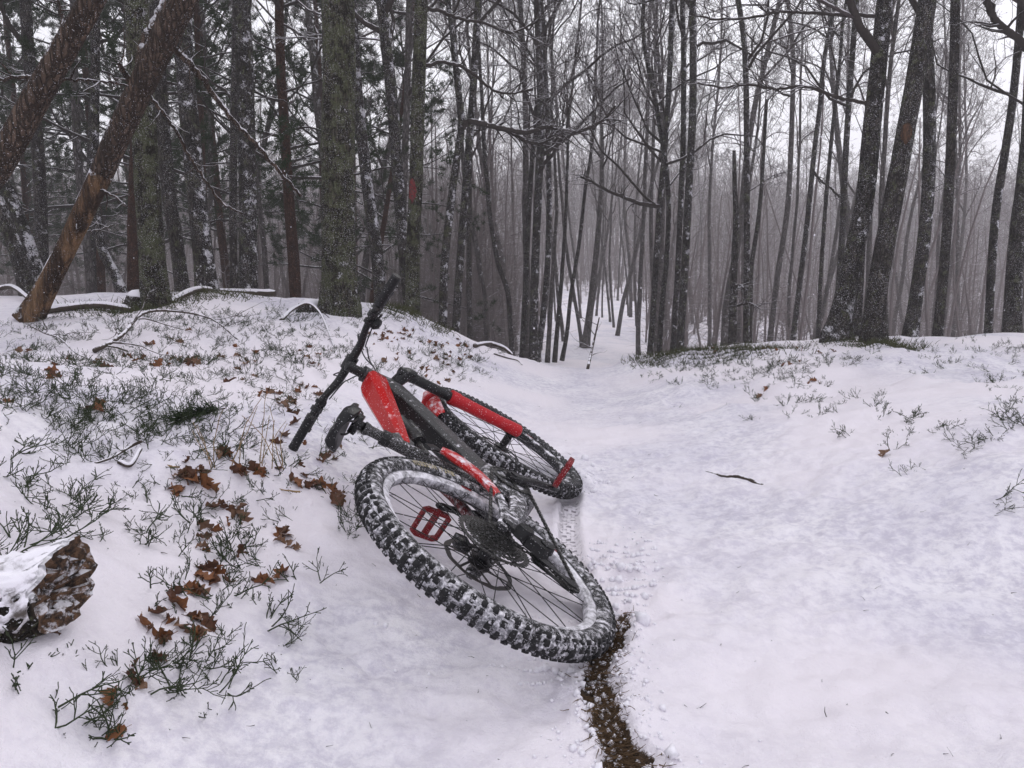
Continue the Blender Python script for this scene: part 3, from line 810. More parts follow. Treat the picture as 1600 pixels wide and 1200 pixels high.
DENTS = [(ground_px(u, v)[:2], r, d) for u, v, r, d in ((585, 1048, .035, .014), (995, 800, .05, .016), (955, 770, .05, .022), (935, 745, .05, .02), (1000, 950, .06, .02), (1030, 960, .03, .03), (1130, 925, .09, .012), (1290, 990, .14, .014), (1240, 800, .12, .010), (1390, 1000, .16, .013), (1180, 1000, .10, .01), (1300, 1135, .06, .014), (1150, 1100, .12, .01), (1080, 870, .07, .012), (1000, 690, .10, .008),
         (1070, 690, .05, .01), (1500, 600, .10, .02), (1540, 640, .10, .02), (1580, 620, .12, .02), (905, 660, .04, .012), (960, 655, .05, .008), (1450, 900, .15, .012), (1540, 1020, .16, .014), (80, 1060, .05, .01))]
def height(x, y, fine=True):
    x = np.asarray(x, float); y = np.asarray(y, float)
    h = base_h(x, y)
    near = np.clip((12 - np.hypot(x, y)) / 8, 0, 1)
    bank = np.clip((-x + .0) / 1.0, 0, 1) + np.clip((x - 1.2) / 1.2, 0, 1) * np.clip((y - 3) / 2, 0, 1)
    bank = np.clip(bank, 0, 1)
    h = h + near * (0.030 + 0.045 * bank) * fbm(x * 1.7, y * 1.7, 3)
    h = h + (1 - near) * 0.25 * fbm(x * .22, y * .22, 3) * np.clip((np.hypot(x, y) - 9) / 8, 0, 1)
    if fine:
        rb = np.clip((x - .7) / .6, 0, 1) * np.clip((y - 3.6) / 1.2, 0, 1) * near
        h = h + rb * (.10 * fbm(x * 2.6 + 4, y * 2.6, 3) + .03 * fbm(x * 9, y * 9, 2))
        h = h + near * ((0.018 + 0.012 * bank) * fbm(x * 5, y * 5, 3) + 0.018 * fbm(x * 13, y * 13, 3) + 0.006 * fbm(x * 30, y * 30, 2))
        for (cx, cy), r, d in DENTS:
            q = ((x - cx) ** 2 + (y - cy) ** 2 * .6) / r ** 2
            h = h - d * np.exp(-q * (1.4 + .8 * fbm(x * 20, y * 20, 2)))
        m, dd, w = soil_mask(x, y)
        edge = np.exp(-((dd - w * 1.5) / .025) ** 2)
        lump = np.clip(fbm(x * 22 + 3, y * 22, 3) + .25, 0, 1)
        h = h - 0.028 * m + edge * 0.028 * lump + m * .010 * fbm(x * 60, y * 60, 2)
        # churned lumps by the rear wheel and front wheel
        for c, r, a in ((ground_px(985, 900)[:2], .13, .040), (ground_px(930, 880)[:2], .08, .02), (ground_px(925, 755)[:2], .09, .04), (ground_px(890, 1055)[:2], .10, .018)):
            g = np.exp(-((x - c[0]) ** 2 + (y - c[1]) ** 2) / r ** 2)
            h = h + g * a * (np.clip(fbm(x * 16 + 9, y * 16, 3) * 1.6, -.4, 1))
        d, al, sd, _ = line_dist(x, y, TRACK_LINE)
        tr = np.clip((.040 - d) / .008, 0, 1)
        h = h - .016 * tr + .010 * np.exp(-((d - .052) / .012) ** 2)
    return h

def axis(fine_lo, fine_hi, step, lo, hi, grow=1.07):
    a = list(np.arange(fine_lo, fine_hi + 1e-9, step))
    s = step
    while a[-1] < hi: s *= grow; a.append(a[-1] + s)
    s = step
    while a[0] > lo: s *= grow; a.insert(0, a[0] - s)
    return np.array(a)

t = NT("snow_ground")
co = t.coord("Object")
soil_at = t.n("ShaderNodeAttribute"); soil_at.attribute_name = "soil"
trk = t.n("ShaderNodeAttribute"); trk.attribute_name = "track"
nz1 = t.noise(2.2, 5, 0.55, co); nz2 = t.noise(60, 4, 0.6, co)
thin = t.ramp(t.math('MULTIPLY_ADD', t.noise(30, 6, .72, co), .75, t.math('MULTIPLY', t.noise(5.5, 5, .65, co), .45)), .50, .74)
sn = t.mix(t.ramp(nz1, .35, .65), (0.79, 0.765, 0.84, 1), (0.89, 0.865, 0.915, 1))
sn = t.mix(t.math('MULTIPLY', thin, .72), sn, (0.53, 0.50, 0.61, 1))          # thin snow, plus the snow's lavender shading painted in as mottling
pinkish = t.mix(t.ramp(t.noise(.7, 2, .5, co), .4, .6), sn, (0.87, 0.82, 0.88, 1))
soilc = t.mix(t.ramp(t.noise(45, 5, .65, co), .35, .65), (0.018, 0.012, 0.008, 1), (0.085, 0.055, 0.033, 1))
sm = t.math('MULTIPLY', soil_at.outputs["Fac"], 1.0)
sm = t.ramp(t.math('ADD', sm, t.math('MULTIPLY_ADD', t.noise(42, 5, .75, co), 1.5, -.80)), .42, .62)
SNOWMIX = (sm, pinkish, soilc)
t.b.inputs["Roughness"].default_value = 0.65
t.b.inputs["Specular IOR Level"].default_value = 0.2
hgt = t.math('ADD', t.math('MULTIPLY', nz2, .8), t.math('MULTIPLY', t.noise(260, 3, .7, co), .9))
hgt = t.math('ADD', hgt, t.math('MULTIPLY', t.noise(14, 4, .6, co), 2.6))
# the tyre's print: rows of small blocks pressed into the snow
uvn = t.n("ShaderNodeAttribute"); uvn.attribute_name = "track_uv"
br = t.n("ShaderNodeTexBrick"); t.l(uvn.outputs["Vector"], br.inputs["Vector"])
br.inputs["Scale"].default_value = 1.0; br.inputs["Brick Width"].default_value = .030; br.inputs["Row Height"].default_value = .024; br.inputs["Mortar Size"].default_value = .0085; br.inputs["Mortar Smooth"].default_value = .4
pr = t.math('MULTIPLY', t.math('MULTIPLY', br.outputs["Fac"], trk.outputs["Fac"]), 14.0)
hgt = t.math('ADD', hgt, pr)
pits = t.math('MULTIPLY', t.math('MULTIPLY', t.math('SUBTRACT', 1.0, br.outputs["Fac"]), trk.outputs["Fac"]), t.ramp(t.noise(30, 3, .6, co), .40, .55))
packed = t.mix(t.math('MULTIPLY', pits, .75), SNOWMIX[1], (.22, .20, .23, 1))          # ground pressed through by the knobs, with the pits' dark shadow painted in
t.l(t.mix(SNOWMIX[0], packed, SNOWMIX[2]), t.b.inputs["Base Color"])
t.bump(hgt, 0.65, 0.007)
M['snow_ground'] = t.m

def build_ground():
    X = axis(-1.6, 1.7, .0125, -170, 170, 1.055)
    Y = axis(.85, 3.2, .0118, -16, 260, 1.045)
    gx, gy = np.meshgrid(X, Y)
    gz = height(gx, gy)
    m = MB(); m.grid(np.stack([gx, gy, gz], -1), False, False)
    me = m.data("snow_ground", 3.2)
    x, y = gx.ravel(), gy.ravel()
    s, d, w = soil_mask(x, y)
    d2, al, sd, _ = line_dist(x, y, TRACK_LINE)
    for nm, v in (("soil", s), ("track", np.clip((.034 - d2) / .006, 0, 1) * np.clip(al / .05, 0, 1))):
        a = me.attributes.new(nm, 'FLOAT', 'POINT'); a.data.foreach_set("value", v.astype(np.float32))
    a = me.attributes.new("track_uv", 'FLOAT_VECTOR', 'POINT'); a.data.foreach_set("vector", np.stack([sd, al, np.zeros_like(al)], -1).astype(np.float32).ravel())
    o = link("snow_ground", me, M['snow_ground']); o["kind"] = "structure"
    return o
ground = build_ground()
# ---------------------------------------------------------------- bark, needles, twigs
def bark(name, dark, light, moss=0.0, snow=0.5, moss_col=(0.085, 0.092, 0.052), scale=1.0, flecks=0.5, up=0.25, stretch=0.35, peel=None, bumpd=0.02):
    t = NT(name)
    off = t.rnd()
    co = t.coord("Object", add=off)
    st = t.n("ShaderNodeMapping"); st.inputs["Scale"].default_value = (1, 1, stretch); t.l(co, st.inputs["Vector"]); sc = st.outputs[0]
    v = t.n("ShaderNodeTexVoronoi", feature='DISTANCE_TO_EDGE'); v.inputs["Scale"].default_value = 38 * scale
    wob = t.n("ShaderNodeVectorMath", operation='ADD'); nn = t.n("ShaderNodeTexNoise"); nn.inputs["Scale"].default_value = 22 * scale
    sv = t.n("ShaderNodeVectorMath", operation='SCALE'); sv.inputs["Scale"].default_value = .05 / scale
    t.l(sc, nn.inputs["Vector"]); t.l(nn.outputs["Color"], sv.inputs[0]); t.l(sc, wob.inputs[0]); t.l(sv.outputs[0], wob.inputs[1]); t.l(wob.outputs[0], v.inputs["Vector"])
    crack = t.ramp(v.outputs["Distance"], 0.0, 0.22)
    n1 = t.noise(14 * scale, 6, .65, sc); n2 = t.noise(90 * scale, 4, .65, co)
    c = t.mix(t.math('MULTIPLY', t.ramp(n1, .3, .7), crack), dark + (1,), light + (1,))
    if peel:
        c = t.mix(t.ramp(t.noise(7, 5, .65, sc), .44, .60), c, t.mix(n1, peel + (1,), tuple(q * .6 for q in peel) + (1,)))
    if moss:
        mm = t.ramp(t.math('ADD', t.noise(11 * scale, 6, .7, co), t.math('MULTIPLY_ADD', n2, .5, -.25)), .60 - .22 * moss, .72 - .20 * moss)
        c = t.mix(mm, c, t.mix(n2, tuple(q * .55 for q in moss_col) + (1,), tuple(q * 1.5 for q in moss_col) + (1,)))
    s = t.noise(9 * scale, 5, .7, co)
    s = t.math('MULTIPLY_ADD', t.normal_dot((0, 0, 1)), up, s)
    s = t.math('MULTIPLY_ADD', t.normal_dot((0.75, -0.35, 0.2)), .10, s)
    s = t.math('MULTIPLY_ADD', n2, .5, t.math('SUBTRACT', s, .25))
    m1 = t.ramp(s, .80 - .25 * snow, .88 - .25 * snow)
    fl = t.noise(150, 2, .5, co)
    fl2 = t.math('MULTIPLY', t.ramp(fl, .72 - .1 * flecks, .76 - .1 * flecks), t.ramp(t.noise(4, 3, .6, co), .3, .6))
    mk = t.math('MAXIMUM', m1, t.math('MULTIPLY', fl2, .75))
    t.l(t.mix(mk, c, (0.78, 0.765, 0.81, 1)), t.b.inputs["Base Color"])
    t.b.inputs["Roughness"].default_value = 0.9
    t.b.inputs["Specular IOR Level"].default_value = 0.15
    h = t.math('ADD', t.math('MULTIPLY', crack, 1.0), t.math('MULTIPLY_ADD', n1, .8, t.math('MULTIPLY_ADD', n2, .5, t.math('MULTIPLY', mk, .7))))
    t.bump(h, 0.9, bumpd)
    return t.m
M['bark'] = bark("bark_dark", (.018, .015, .014), (.090, .080, .070), moss=.22, snow=.46, flecks=1.15)
M['bark_moss'] = bark("bark_mossy", (.014, .012, .009), (.085, .076, .058), moss=.72, snow=.46, flecks=1.15, scale=1.0, bumpd=.03)
M['bark_snowy'] = bark("bark_snowy", (.014, .012, .011), (.080, .070, .062), moss=.30, snow=.70, flecks=1.2)
M['bark_far'] = bark("bark_grey", (.065, .058, .056), (.200, .184, .178), moss=.10, snow=.42, flecks=.6, scale=.8)  # grey bark, lightened further to put distance haze into the colour
M['bark_pine'] = bark("bark_pine", (.035, .017, .011), (.120, .060, .038), moss=0, snow=.28, flecks=.4, stretch=.5)
M['bark_log'] = bark("bark_log", (.030, .021, .016), (.125, .086, .064), moss=0, snow=.34, flecks=.75, up=.46, peel=None, stretch=.2)
M['bark_peeled'] = bark("bark_peeled", (.030, .018, .012), (.11, .068, .044), moss=0, snow=.34, flecks=.7, up=.46, peel=(.27, .160, .085), stretch=.15)
def limb_mat(name, col, thr, up=.55):
    t = NT(name); co = t.coord("Object")
    n = t.noise(12, 4, .65, co)
    s = t.math('MULTIPLY_ADD', t.normal_dot((0, 0, 1)), up, n)
    mk = t.ramp(s, thr - .06, thr + .06)
    c = t.mix(t.noise(40, 3, .6, co), tuple(q * .5 for q in col) + (1,), tuple(q * 1.5 for q in col) + (1,))
    t.l(t.mix(mk, c, (0.78, 0.765, 0.81, 1)), t.b.inputs["Base Color"]); t.b.inputs["Roughness"].default_value = .9; t.b.inputs["Specular IOR Level"].default_value = .1
    return t.m
M['limb'] = limb_mat("limb_bark", (.040, .034, .031), .93)
M['twig'] = limb_mat("twig_bark", (.070, .058, .056), .88)
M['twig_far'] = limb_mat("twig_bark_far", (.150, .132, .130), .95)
M['needle'] = limb_mat("pine_needles", (.030, .046, .022), 1.00, .35)
M['needle_dry'] = limb_mat("pine_needles_dry", (.10, .055, .028), 1.0, .35)

# ---------------------------------------------------------------- growing trees: every generation of branches at once
def norm(a): return a / (np.linalg.norm(a, axis=-1, keepdims=True) + 1e-12)
def grow(rng, P0, D, L, k, wander, up):
    N = len(P0); P = np.empty((N, k + 1, 3)); P[:, 0] = P0; d = norm(D)
    st = (L / k)[:, None]
    for i in range(k):
        d = norm(d + rng.normal(0, wander, (N, 3)) + np.array([0, 0, up]))
        P[:, i + 1] = P[:, i] + d * st
    return P
def tubes(mb, P, r0, r1, n):
    N, k = P.shape[:2]
    if N == 0: return
    t = norm(np.gradient(P, axis=1))
    a = np.where(np.abs(t[:, :1, 2:3]) < .9, np.array([0, 0, 1.0]), np.array([1.0, 0, 0]))
    Nn = norm(a - t * (a * t).sum(-1, keepdims=True)); B = np.cross(t, Nn)
    th = np.arange(n) * 2 * PI / n
    f = np.linspace(0, 1, k)
    r = r0[:, None] * (1 - f) + r1[:, None] * f
    V = P[:, :, None] + r[:, :, None, None] * (np.cos(th)[:, None] * Nn[:, :, None] + np.sin(th)[:, None] * B[:, :, None])
    b = np.arange(N)[:, None, None] * (k * n); i = np.arange(k - 1)[None, :, None] * n; j = np.arange(n)[None, None]; j2 = (j + 1) % n
    q = np.stack([b + i + j, b + i + j2, b + i + n + j2, b + i + n + j], -1).reshape(-1, 4)
    mb.quads(V.reshape(-1, 3), q)
def kids(rng, P, L, r0, r1, c, t0, ang, ratio, rr):
    """c children on each branch"""
    N, k = P.shape[:2]
    t = rng.uniform(t0, 1, (N, c)); t[:, 0] = 1.0
    f = t * (k - 1); i = np.minimum(f.astype(int), k - 2); w = (f - i)[..., None]
    idx = np.arange(N)[:, None]
    A, Bq = P[idx, i], P[idx, i + 1]
    p0 = A * (1 - w) + Bq * w; d = norm(Bq - A)
    e = norm(np.cross(d, rng.normal(0, 1, (N, c, 3))))
    an = rng.uniform(ang[0], ang[1], (N, c, 1)); an[:, 0] *= .4
    nd = d * np.cos(an) + e * np.sin(an)
    nl = L[:, None] * rng.uniform(ratio[0], ratio[1], (N, c)) * (1.15 - .45 * t)
    nr = (r0[:, None] * (1 - t) + r1[:, None] * t) * rr
    return p0.reshape(-1, 3), nd.reshape(-1, 3), nl.ravel(), nr.ravel()
def crown(rng, trunk, r_at, limb_t, n_limb, limb_len, levels, fine, up=.05, ang=(.6, 1.15), wander=.22, rmin=.0024):
    """limbs, branches and twigs on the stretch limb_t of a trunk; returns (limbs MB, twigs MB)"""
    big, small = MB(), MB()
    t = np.sort(rng.uniform(limb_t[0], limb_t[1], n_limb))
    f = t * (len(trunk) - 1); i = np.minimum(f.astype(int), len(trunk) - 2); w = (f - i)[:, None]
    p0 = trunk[i] * (1 - w) + trunk[i + 1] * w; d = norm(trunk[i + 1] - trunk[i])
    az = np.arange(n_limb) * 2.4 + rng.uniform(0, 6.28) + rng.normal(0, .5, n_limb)
    h = np.stack([np.cos(az), np.sin(az), np.zeros(n_limb)], -1)
    an = rng.uniform(ang[0], ang[1], n_limb)[:, None]
    D = norm(d * np.cos(an) + h * np.sin(an))
    rel = (t - limb_t[0]) / max(limb_t[1] - limb_t[0], 1e-6)
    L = limb_len * (1.0 - .55 * rel) * rng.uniform(.6, 1.25, n_limb)
    r = np.minimum(np.interp(t, np.linspace(0, 1, len(r_at)), r_at) * .55, .012 + .017 * L)
    for lv, (c, t0, rat, n, k) in enumerate(levels):
        P = grow(rng, p0, D, L, k, wander * (1 + .15 * lv), up)
        r1 = np.maximum(r * .35, rmin)
        tubes(big if lv < 1 else small, P, np.maximum(r, rmin), r1, n)
        if c: p0, D, L, r = kids(rng, P, L, np.maximum(r, rmin), r1, c, t0, (.45, 1.0), rat, .62)
    return big, small
LV_FULL = [(6, .2, (.40, .70), 6, 7), (5, .15, (.35, .62), 4, 6), (4, .1, (.35, .6), 3, 4), (4, .1, (.4, .7), 3, 3), (0, 0, 0, 3, 2)]
LV_MID = [(5, .2, (.40, .70), 6, 7), (5, .15, (.35, .62), 4, 5), (5, .1, (.35, .6), 3, 4), (0, 0, 0, 3, 3)]
LV_LOW = [(5, .2, (.40, .70), 5, 6), (5, .15, (.35, .62), 3, 4), (0, 0, 0, 3, 3)]

def rough_trunk(rng, path, rad, n, amp, flare=0.0):
    """a trunk with an uneven surface: bark ridges and a flared foot"""
    m = MB(); P = np.asarray(path); k = len(P)
    t = norm(np.gradient(P, axis=0)); a = np.array([1.0, 0, 0]); N = np.zeros((k, 3))
    for i in range(k):
        a = a - t[i] * a.dot(t[i]); a /= np.linalg.norm(a); N[i] = a
    B = np.cross(t, N); th = np.arange(n) * 2 * PI / n
    L = np.concatenate([[0], np.cumsum(np.linalg.norm(np.diff(P, axis=0), axis=1))])
    s = rng.uniform(0, 20)
    q = np.stack([np.cos(th)[None].repeat(k, 0) * 3 + s, np.sin(th)[None].repeat(k, 0) * 3 + s, (L[:, None] * 2.2).repeat(n, 1)], -1)
    h = vnoise3(q.reshape(-1, 3)).reshape(k, n) * 1.2 + vnoise3(q.reshape(-1, 3) * np.array([3, 3, 2.0])).reshape(k, n) * .9 + vnoise3(q.reshape(-1, 3) * np.array([7, 7, 6.0])).reshape(k, n) * .6
    fl = np.exp(-np.maximum(L - .12, 0) / .16)[:, None] * flare * (1 + .5 * np.sin(th * 4 + s)[None] + .3 * np.sin(th * 3 + 2 * s)[None])
    R = np.asarray(rad)[:, None] * (1 + amp * h + fl)
    m.grid(P[:, None] + R[..., None] * (np.cos(th)[None, :, None] * N[:, None] + np.sin(th)[None, :, None] * B[:, None]), True)
    return m

def tree_root(name, loc, label, group, cat="tree"):
    o = empty(name); o.location = loc
    return tag(o, label, cat, group)

HERO_XY = []
def hero(label, pts, y, wb, wt, mat='bark', total=11.0, res=(26, .05), limbs=None, lv=None, flare=.25, y_top=None, group=None, name="bare_tree", amp=.05, seed=0, limb_mat_='limb', low=.25, extra=(), dead=False, vis_top=None):
    """a tree read off the photograph: its trunk's line in pixels, its distance y and its width in pixels near foot and top"""
    rng = np.random.default_rng(1000 + seed)
    ys = np.linspace(y, y_top if y_top else y, len(pts))
    wb, wt = wb * .86, wt * .86
    W = np.array([at(u, v, yy) for (u, v), yy in zip(pts, ys)])
    g = float(base_h(W[0, 0], W[0, 1]))
    d0 = (W[1] - W[0]) / (W[1, 2] - W[0, 2])
    foot = W[0] - d0 * (W[0, 2] - g + .06)
    if W[0, 2] > g + .15: W = np.vstack([foot, W])
    else: W[0] = foot
    vis = np.linalg.norm(np.diff(W, axis=0), axis=1).sum()
    path_v = spline(W, max(8, int(vis / res[1])))
    r0, r1 = wb / 2 * y / 1150, wt / 2 * (y_top or y) / 1150
    rv = np.linspace(r0, r1, len(path_v))
    full, rf = path_v, rv
    if not dead:
        ht = total - (path_v[-1, 2] - g)
        if ht > .5:
            k = 12
            dd = norm(path_v[-1] - path_v[-6]); ext = [path_v[-1]]
            for i in range(k):
                dd = norm(dd + rng.normal(0, .06, 3) + np.array([0, 0, .07])); ext.append(ext[-1] + dd * ht / k)
            full = np.vstack([path_v, np.array(ext[1:])]); rf = np.concatenate([rv, np.linspace(r1, .012, k + 1)[1:]])
    org = full[0].copy(); org[2] = g
    root = tree_root(name, org, label, group)
    rough_trunk(rng, full - org, rf, res[0], amp, flare).build("trunk", M[mat], root, 3.2)
    HERO_XY.append((org[0], org[1], max(.35, r0 * 3)))
    if limbs:
        n, ln = limbs
        seg = np.linalg.norm(np.diff(full, axis=0), axis=1); cum = np.concatenate([[0], np.cumsum(seg)]) / seg.sum()
        tt = np.linspace(0, 1, 60)
        tr = np.stack([np.interp(tt, cum, full[:, k]) for k in range(3)], -1) - org
        ra = np.interp(tt, cum, rf)
        big, small = crown(rng, tr, ra, (low, .98), n, ln, lv or LV_LOW, None)
        big.build("limb_crown", M[limb_mat_], root, 3.2); o = small.build("twig_crown", M['twig'], root, 3.2)
    for bp, by, w0, w1 in extra:
        Pb = np.array([at(u, v, yy) for (u, v), yy in zip(bp, np.linspace(by[0], by[1], len(bp)))]) - org
        Pb = spline(Pb, 6 * len(bp))
        k = len(Pb); Pb = Pb + np.random.default_rng(seed + 5).normal(0, .004, Pb.shape)
        rb = np.linspace(w0, w1, k) / 2 * by[0] / 1150
        m = MB(); m.tube(Pb, rb, 8); 
        N = len(Pb) // 2
        sel = np.random.default_rng(seed).integers(k // 4, k - 1, 7 + k // 4)
        dd = norm(Pb[sel + 0] - Pb[sel - 1]); e = norm(np.cross(dd, rng.normal(0, 1, dd.shape)))
        Q = grow(rng, Pb[sel], dd * .75 + e * .6, rng.uniform(.15, .6, len(sel)) * (1 if w0 > 5 else .6), 5, .25, .03)
        tubes(m, Q, np.full(len(sel), max(rb[-1] * .7, .004)), np.full(len(sel), .0022), 4)
        p2, d2, l2, r2 = kids(rng, Q, np.full(len(sel), .35), np.full(len(sel), .004), np.full(len(sel), .0025), 3, .2, (.4, 1.0), (.4, .9), .8)
        tubes(m, grow(rng, p2, d2, l2, 4, .25, .02), np.maximum(r2, .0022), np.full(len(r2), .0018), 3)
        m.build("branch", M['limb'], root, 3.2)
    return root
# ---------------------------------------------------------------- the trees one can tell apart, read off the photograph
GL, GR, GC = "trees on the crest of the left bank", "trees on the crest of the right bank", "trees just beyond the crest of the path"
def heroes():
    h = hero
    # left bank
    h("thickest mossy trunk, straight, standing behind the handlebar", [(532, 490), (530, 400), (528, 250), (530, 100), (527, -20)], 5.85, 60, 55, 'bark_moss', 12, (44, .03), (9, 3.0), None, .22, group=GL, seed=1, amp=.06)
    h("green mossed trunk with a snowy root beside the leaning bare log", [(245, 481), (238, 400), (231, 300), (222, 150), (212, -20)], 5.5, 46, 38, 'bark_moss', 10, (36, .035), (8, 2.6), None, .2, group=GL, seed=2, amp=.06)
    h("dark slim trunk leaning left close behind the mossed trunk", [(287, 470), (276, 380), (264, 300), (252, 160), (243, -20)], 7.4, 24, 22, 'bark', 10, (24, .05), (7, 2.2), None, .15, group=GL, seed=3)
    h("curved trunk with snow on its right side, rooted behind the snowy fallen log", [(326, 465), (318, 400), (308, 310), (297, 200), (288, 90), (283, -20)], 6.9, 34, 30, 'bark_snowy', 11, (32, .04), (8, 2.4), None, .2, group=GL, seed=4)
    h("dark straight trunk right of the snowy log, with thin trunk beside it", [(389, 460), (388, 380), (386, 240), (382, 100), (376, -20)], 8.0, 31, 28, 'bark_snowy', 12, (28, .05), (9, 2.6), None, .15, group=GL, seed=5)
    h("thin dark pole tree touching the left of a thicker straight trunk", [(366, 450), (364, 340), (365, 220), (367, 100), (369, -20)], 9.6, 14, 12, 'bark', 10, (16, .08), (7, 1.8), None, .1, group=GL, seed=6)
    h("thin trunk leaning left right behind the thickest mossy trunk", [(594, 460), (588, 390), (578, 320), (566, 220), (556, 120), (548, -20)], 8.8, 23, 19, 'bark_snowy', 11, (24, .05), (8, 2.0), None, .15, group=GL, seed=7)
    h("slightly S-curved trunk joining the red marked tree at its foot", [(640, 478), (632, 400), (622, 280), (613, 160), (602, 60), (594, -20)], 8.4, 22, 19, 'bark_snowy', 12, (24, .05), (8, 2.4), None, .15, group=GL, seed=8)
    h("straight trunk with a red paint mark, right of the handlebar", [(645, 482), (645, 400), (650, 280), (654, 140), (659, -20)], 7.1, 26, 22, 'bark_moss', 11, (28, .04), (8, 2.6), None, .2, group=GL, seed=9,
      extra=[([(660, 105), (690, 97), (720, 104), (745, 120), (770, 140), (800, 146), (832, 140)], (7.1, 7.3), 6, 3), ([(662, 12), (690, 18), (720, 30), (757, 36), (800, 50), (845, 30)], (7.1, 7.4), 6, 3)])
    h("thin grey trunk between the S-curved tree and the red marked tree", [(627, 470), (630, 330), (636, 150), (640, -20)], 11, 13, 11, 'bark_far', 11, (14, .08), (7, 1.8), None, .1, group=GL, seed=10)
    # far left
    h("dark trunk with snowy left side leaning left at the far left edge", [(58, 425), (40, 370), (18, 310), (2, 270), (-25, 190)], 8.0, 25, 18, 'bark_snowy', 8, (24, .05), (6, 2.0), None, .15, group=GL, seed=11)
    h("dark upright trunk behind the brown leaning pine log", [(66, 420), (64, 330), (58, 220), (46, 100), (38, -20)], 9.5, 22, 18, 'bark', 10, (20, .06), (7, 2.0), None, .15, group=GL, seed=12)
    h("dark stem bending left beside the snowy trunk at the far left", [(42, 455), (28, 400), (10, 350), (-10, 300)], 7.0, 26, 22, 'bark', 7, (22, .05), (6, 2.0), None, .15, group=GL, seed=13)
    h("short bent snow-streaked stem between the bare leaning log and the mossed trunk", [(196, 468), (180, 430), (160, 390), (152, 345), (146, 290), (148, 200), (150, -20)], 7.6, 17, 14, 'bark_snowy', 8, (20, .05), (6, 1.6), None, .15, group=GL, seed=14)
    h("straight dark trunk in line above the bare leaning log's middle", [(143, 440), (142, 300), (146, 160), (148, -20)], 12, 17, 14, 'bark', 11, (14, .08), (7, 1.8), None, .1, group=GL, seed=15)
    # centre
    h("trunk with a long snow-laden branch reaching right over the path", [(692, 508), (694, 420), (703, 330), (712, 260), (721, 198), (717, 150), (713, 110)], 8.9, 16, 11, 'bark_snowy', 5.2, (22, .05), (5, 1.2), None, .15, group=GC, seed=16, low=.75,
      extra=[([(721, 199), (735, 190), (760, 195), (795, 203), (825, 207), (855, 198), (885, 205), (915, 202), (945, 185), (962, 165)], (8.9, 8.7), 10, 4), ([(795, 205), (820, 220), (845, 224), (865, 212), (890, 205)], (8.85, 8.8), 6, 3)])
    h("dark trunk crossing behind the base of the snow-laden branch", [(712, 516), (718, 420), (728, 290), (738, 160), (744, 60), (749, -20)], 9.8, 15, 12, 'bark_snowy', 12, (20, .06), (9, 2.4), LV_MID, .15, group=GC, seed=17, low=.3)
    h("slim dark trunk just right of the tree with the long snowy branch", [(734, 524), (733, 440), (733, 330), (734, 250), (738, 140)], 11.5, 11, 8, 'bark', 9, (16, .08), (8, 1.8), LV_MID, .1, group=GC, seed=18, low=.35)
    h("sharply bent young stem left of the tall centre tree", [(800, 556), (797, 500), (793, 455), (778, 410), (766, 340), (762, 290)], 13.5, 10, 8, 'bark', 8, (14, .08), (8, 1.6), LV_MID, .1, group=GC, seed=19, low=.5)
    h("tall centre tree with many crooked limbs above the path's end", [(833, 570), (834, 500), (836, 420), (841, 300), (845, 200), (843, 90), (838, -10)], 13.6, 16, 12, 'bark_snowy', 10.5, (20, .07), (17, 2.9), LV_FULL, .2, group=GC, seed=20, low=.30)
    h("dark twin stem tight on the left side of the tall centre tree", [(816, 562), (820, 480), (823, 400), (827, 320), (832, 240)], 13.9, 12, 8, 'bark', 8.5, (16, .08), (10, 2.0), LV_MID, .15, group=GC, seed=21, low=.4)
    h("dark stem leaning right out of the tall centre tree's foot", [(838, 566), (848, 500), (855, 420), (858, 330), (857, 250)], 14.2, 12, 9, 'bark_snowy', 9, (16, .08), (10, 2.2), LV_MID, .15, group=GC, seed=22, low=.4)
    h("thin pole leaning right, nearest the path among the poles at the crest", [(876, 574), (886, 520), (892, 460), (905, 380), (915, 290)], 15.5, 8, 6, 'bark', 9, (12, .1), (8, 1.6), LV_MID, .1, group=GC, seed=23, low=.4)
    h("thin pole second from the path among the poles at the crest", [(866, 571), (872, 500), (878, 430), (884, 340)], 15.0, 9, 6, 'bark', 9, (12, .1), (8, 1.6), LV_MID, .1, group=GC, seed=24, low=.4)
    h("thin grey pole closest to the tall centre tree's right stem", [(855, 568), (860, 490), (864, 420), (870, 330)], 15.0, 9, 6, 'bark_far', 9, (12, .1), (8, 1.6), LV_MID, .1, group=GC, seed=25, low=.4)
    h("grey leaning tree with a wide foot standing on the valley floor", [(912, 557), (920, 500), (927, 440), (934, 370), (940, 290)], 20, 15, 8, 'bark_far', 10, (14, .1), (10, 2.2), LV_MID, .3, group=GC, seed=26, low=.45)
    # right cluster beside the path
    h("leftmost dark stem of the clump at the right side of the path's crest", [(1017, 532), (1022, 460), (1030, 330), (1038, 240), (1046, 120), (1050, 10)], 11.8, 11, 9, 'bark_snowy', 9.5, (18, .07), (14, 2.6), LV_FULL, .2, group=GR, seed=27, low=.22,
      extra=[([(1032, 322), (1000, 318), (975, 308), (950, 298), (925, 284), (905, 275)], (11.8, 11.2), 7, 3)])
    h("second stem of the clump, with its crown of arching limbs", [(1031, 534), (1036, 460), (1042, 400), (1044, 300), (1030, 190), (1014, 110)], 12.2, 10, 8, 'bark', 9, (16, .07), (12, 2.6), LV_FULL, .15, group=GR, seed=28, low=.3)
    h("third stem of the clump, slim, between two thicker dark ones", [(1052, 534), (1058, 440), (1063, 330), (1068, 200), (1068, 60)], 12.0, 11, 9, 'bark_snowy', 10, (16, .07), (12, 2.4), LV_MID, .15, group=GR, seed=29, low=.35)
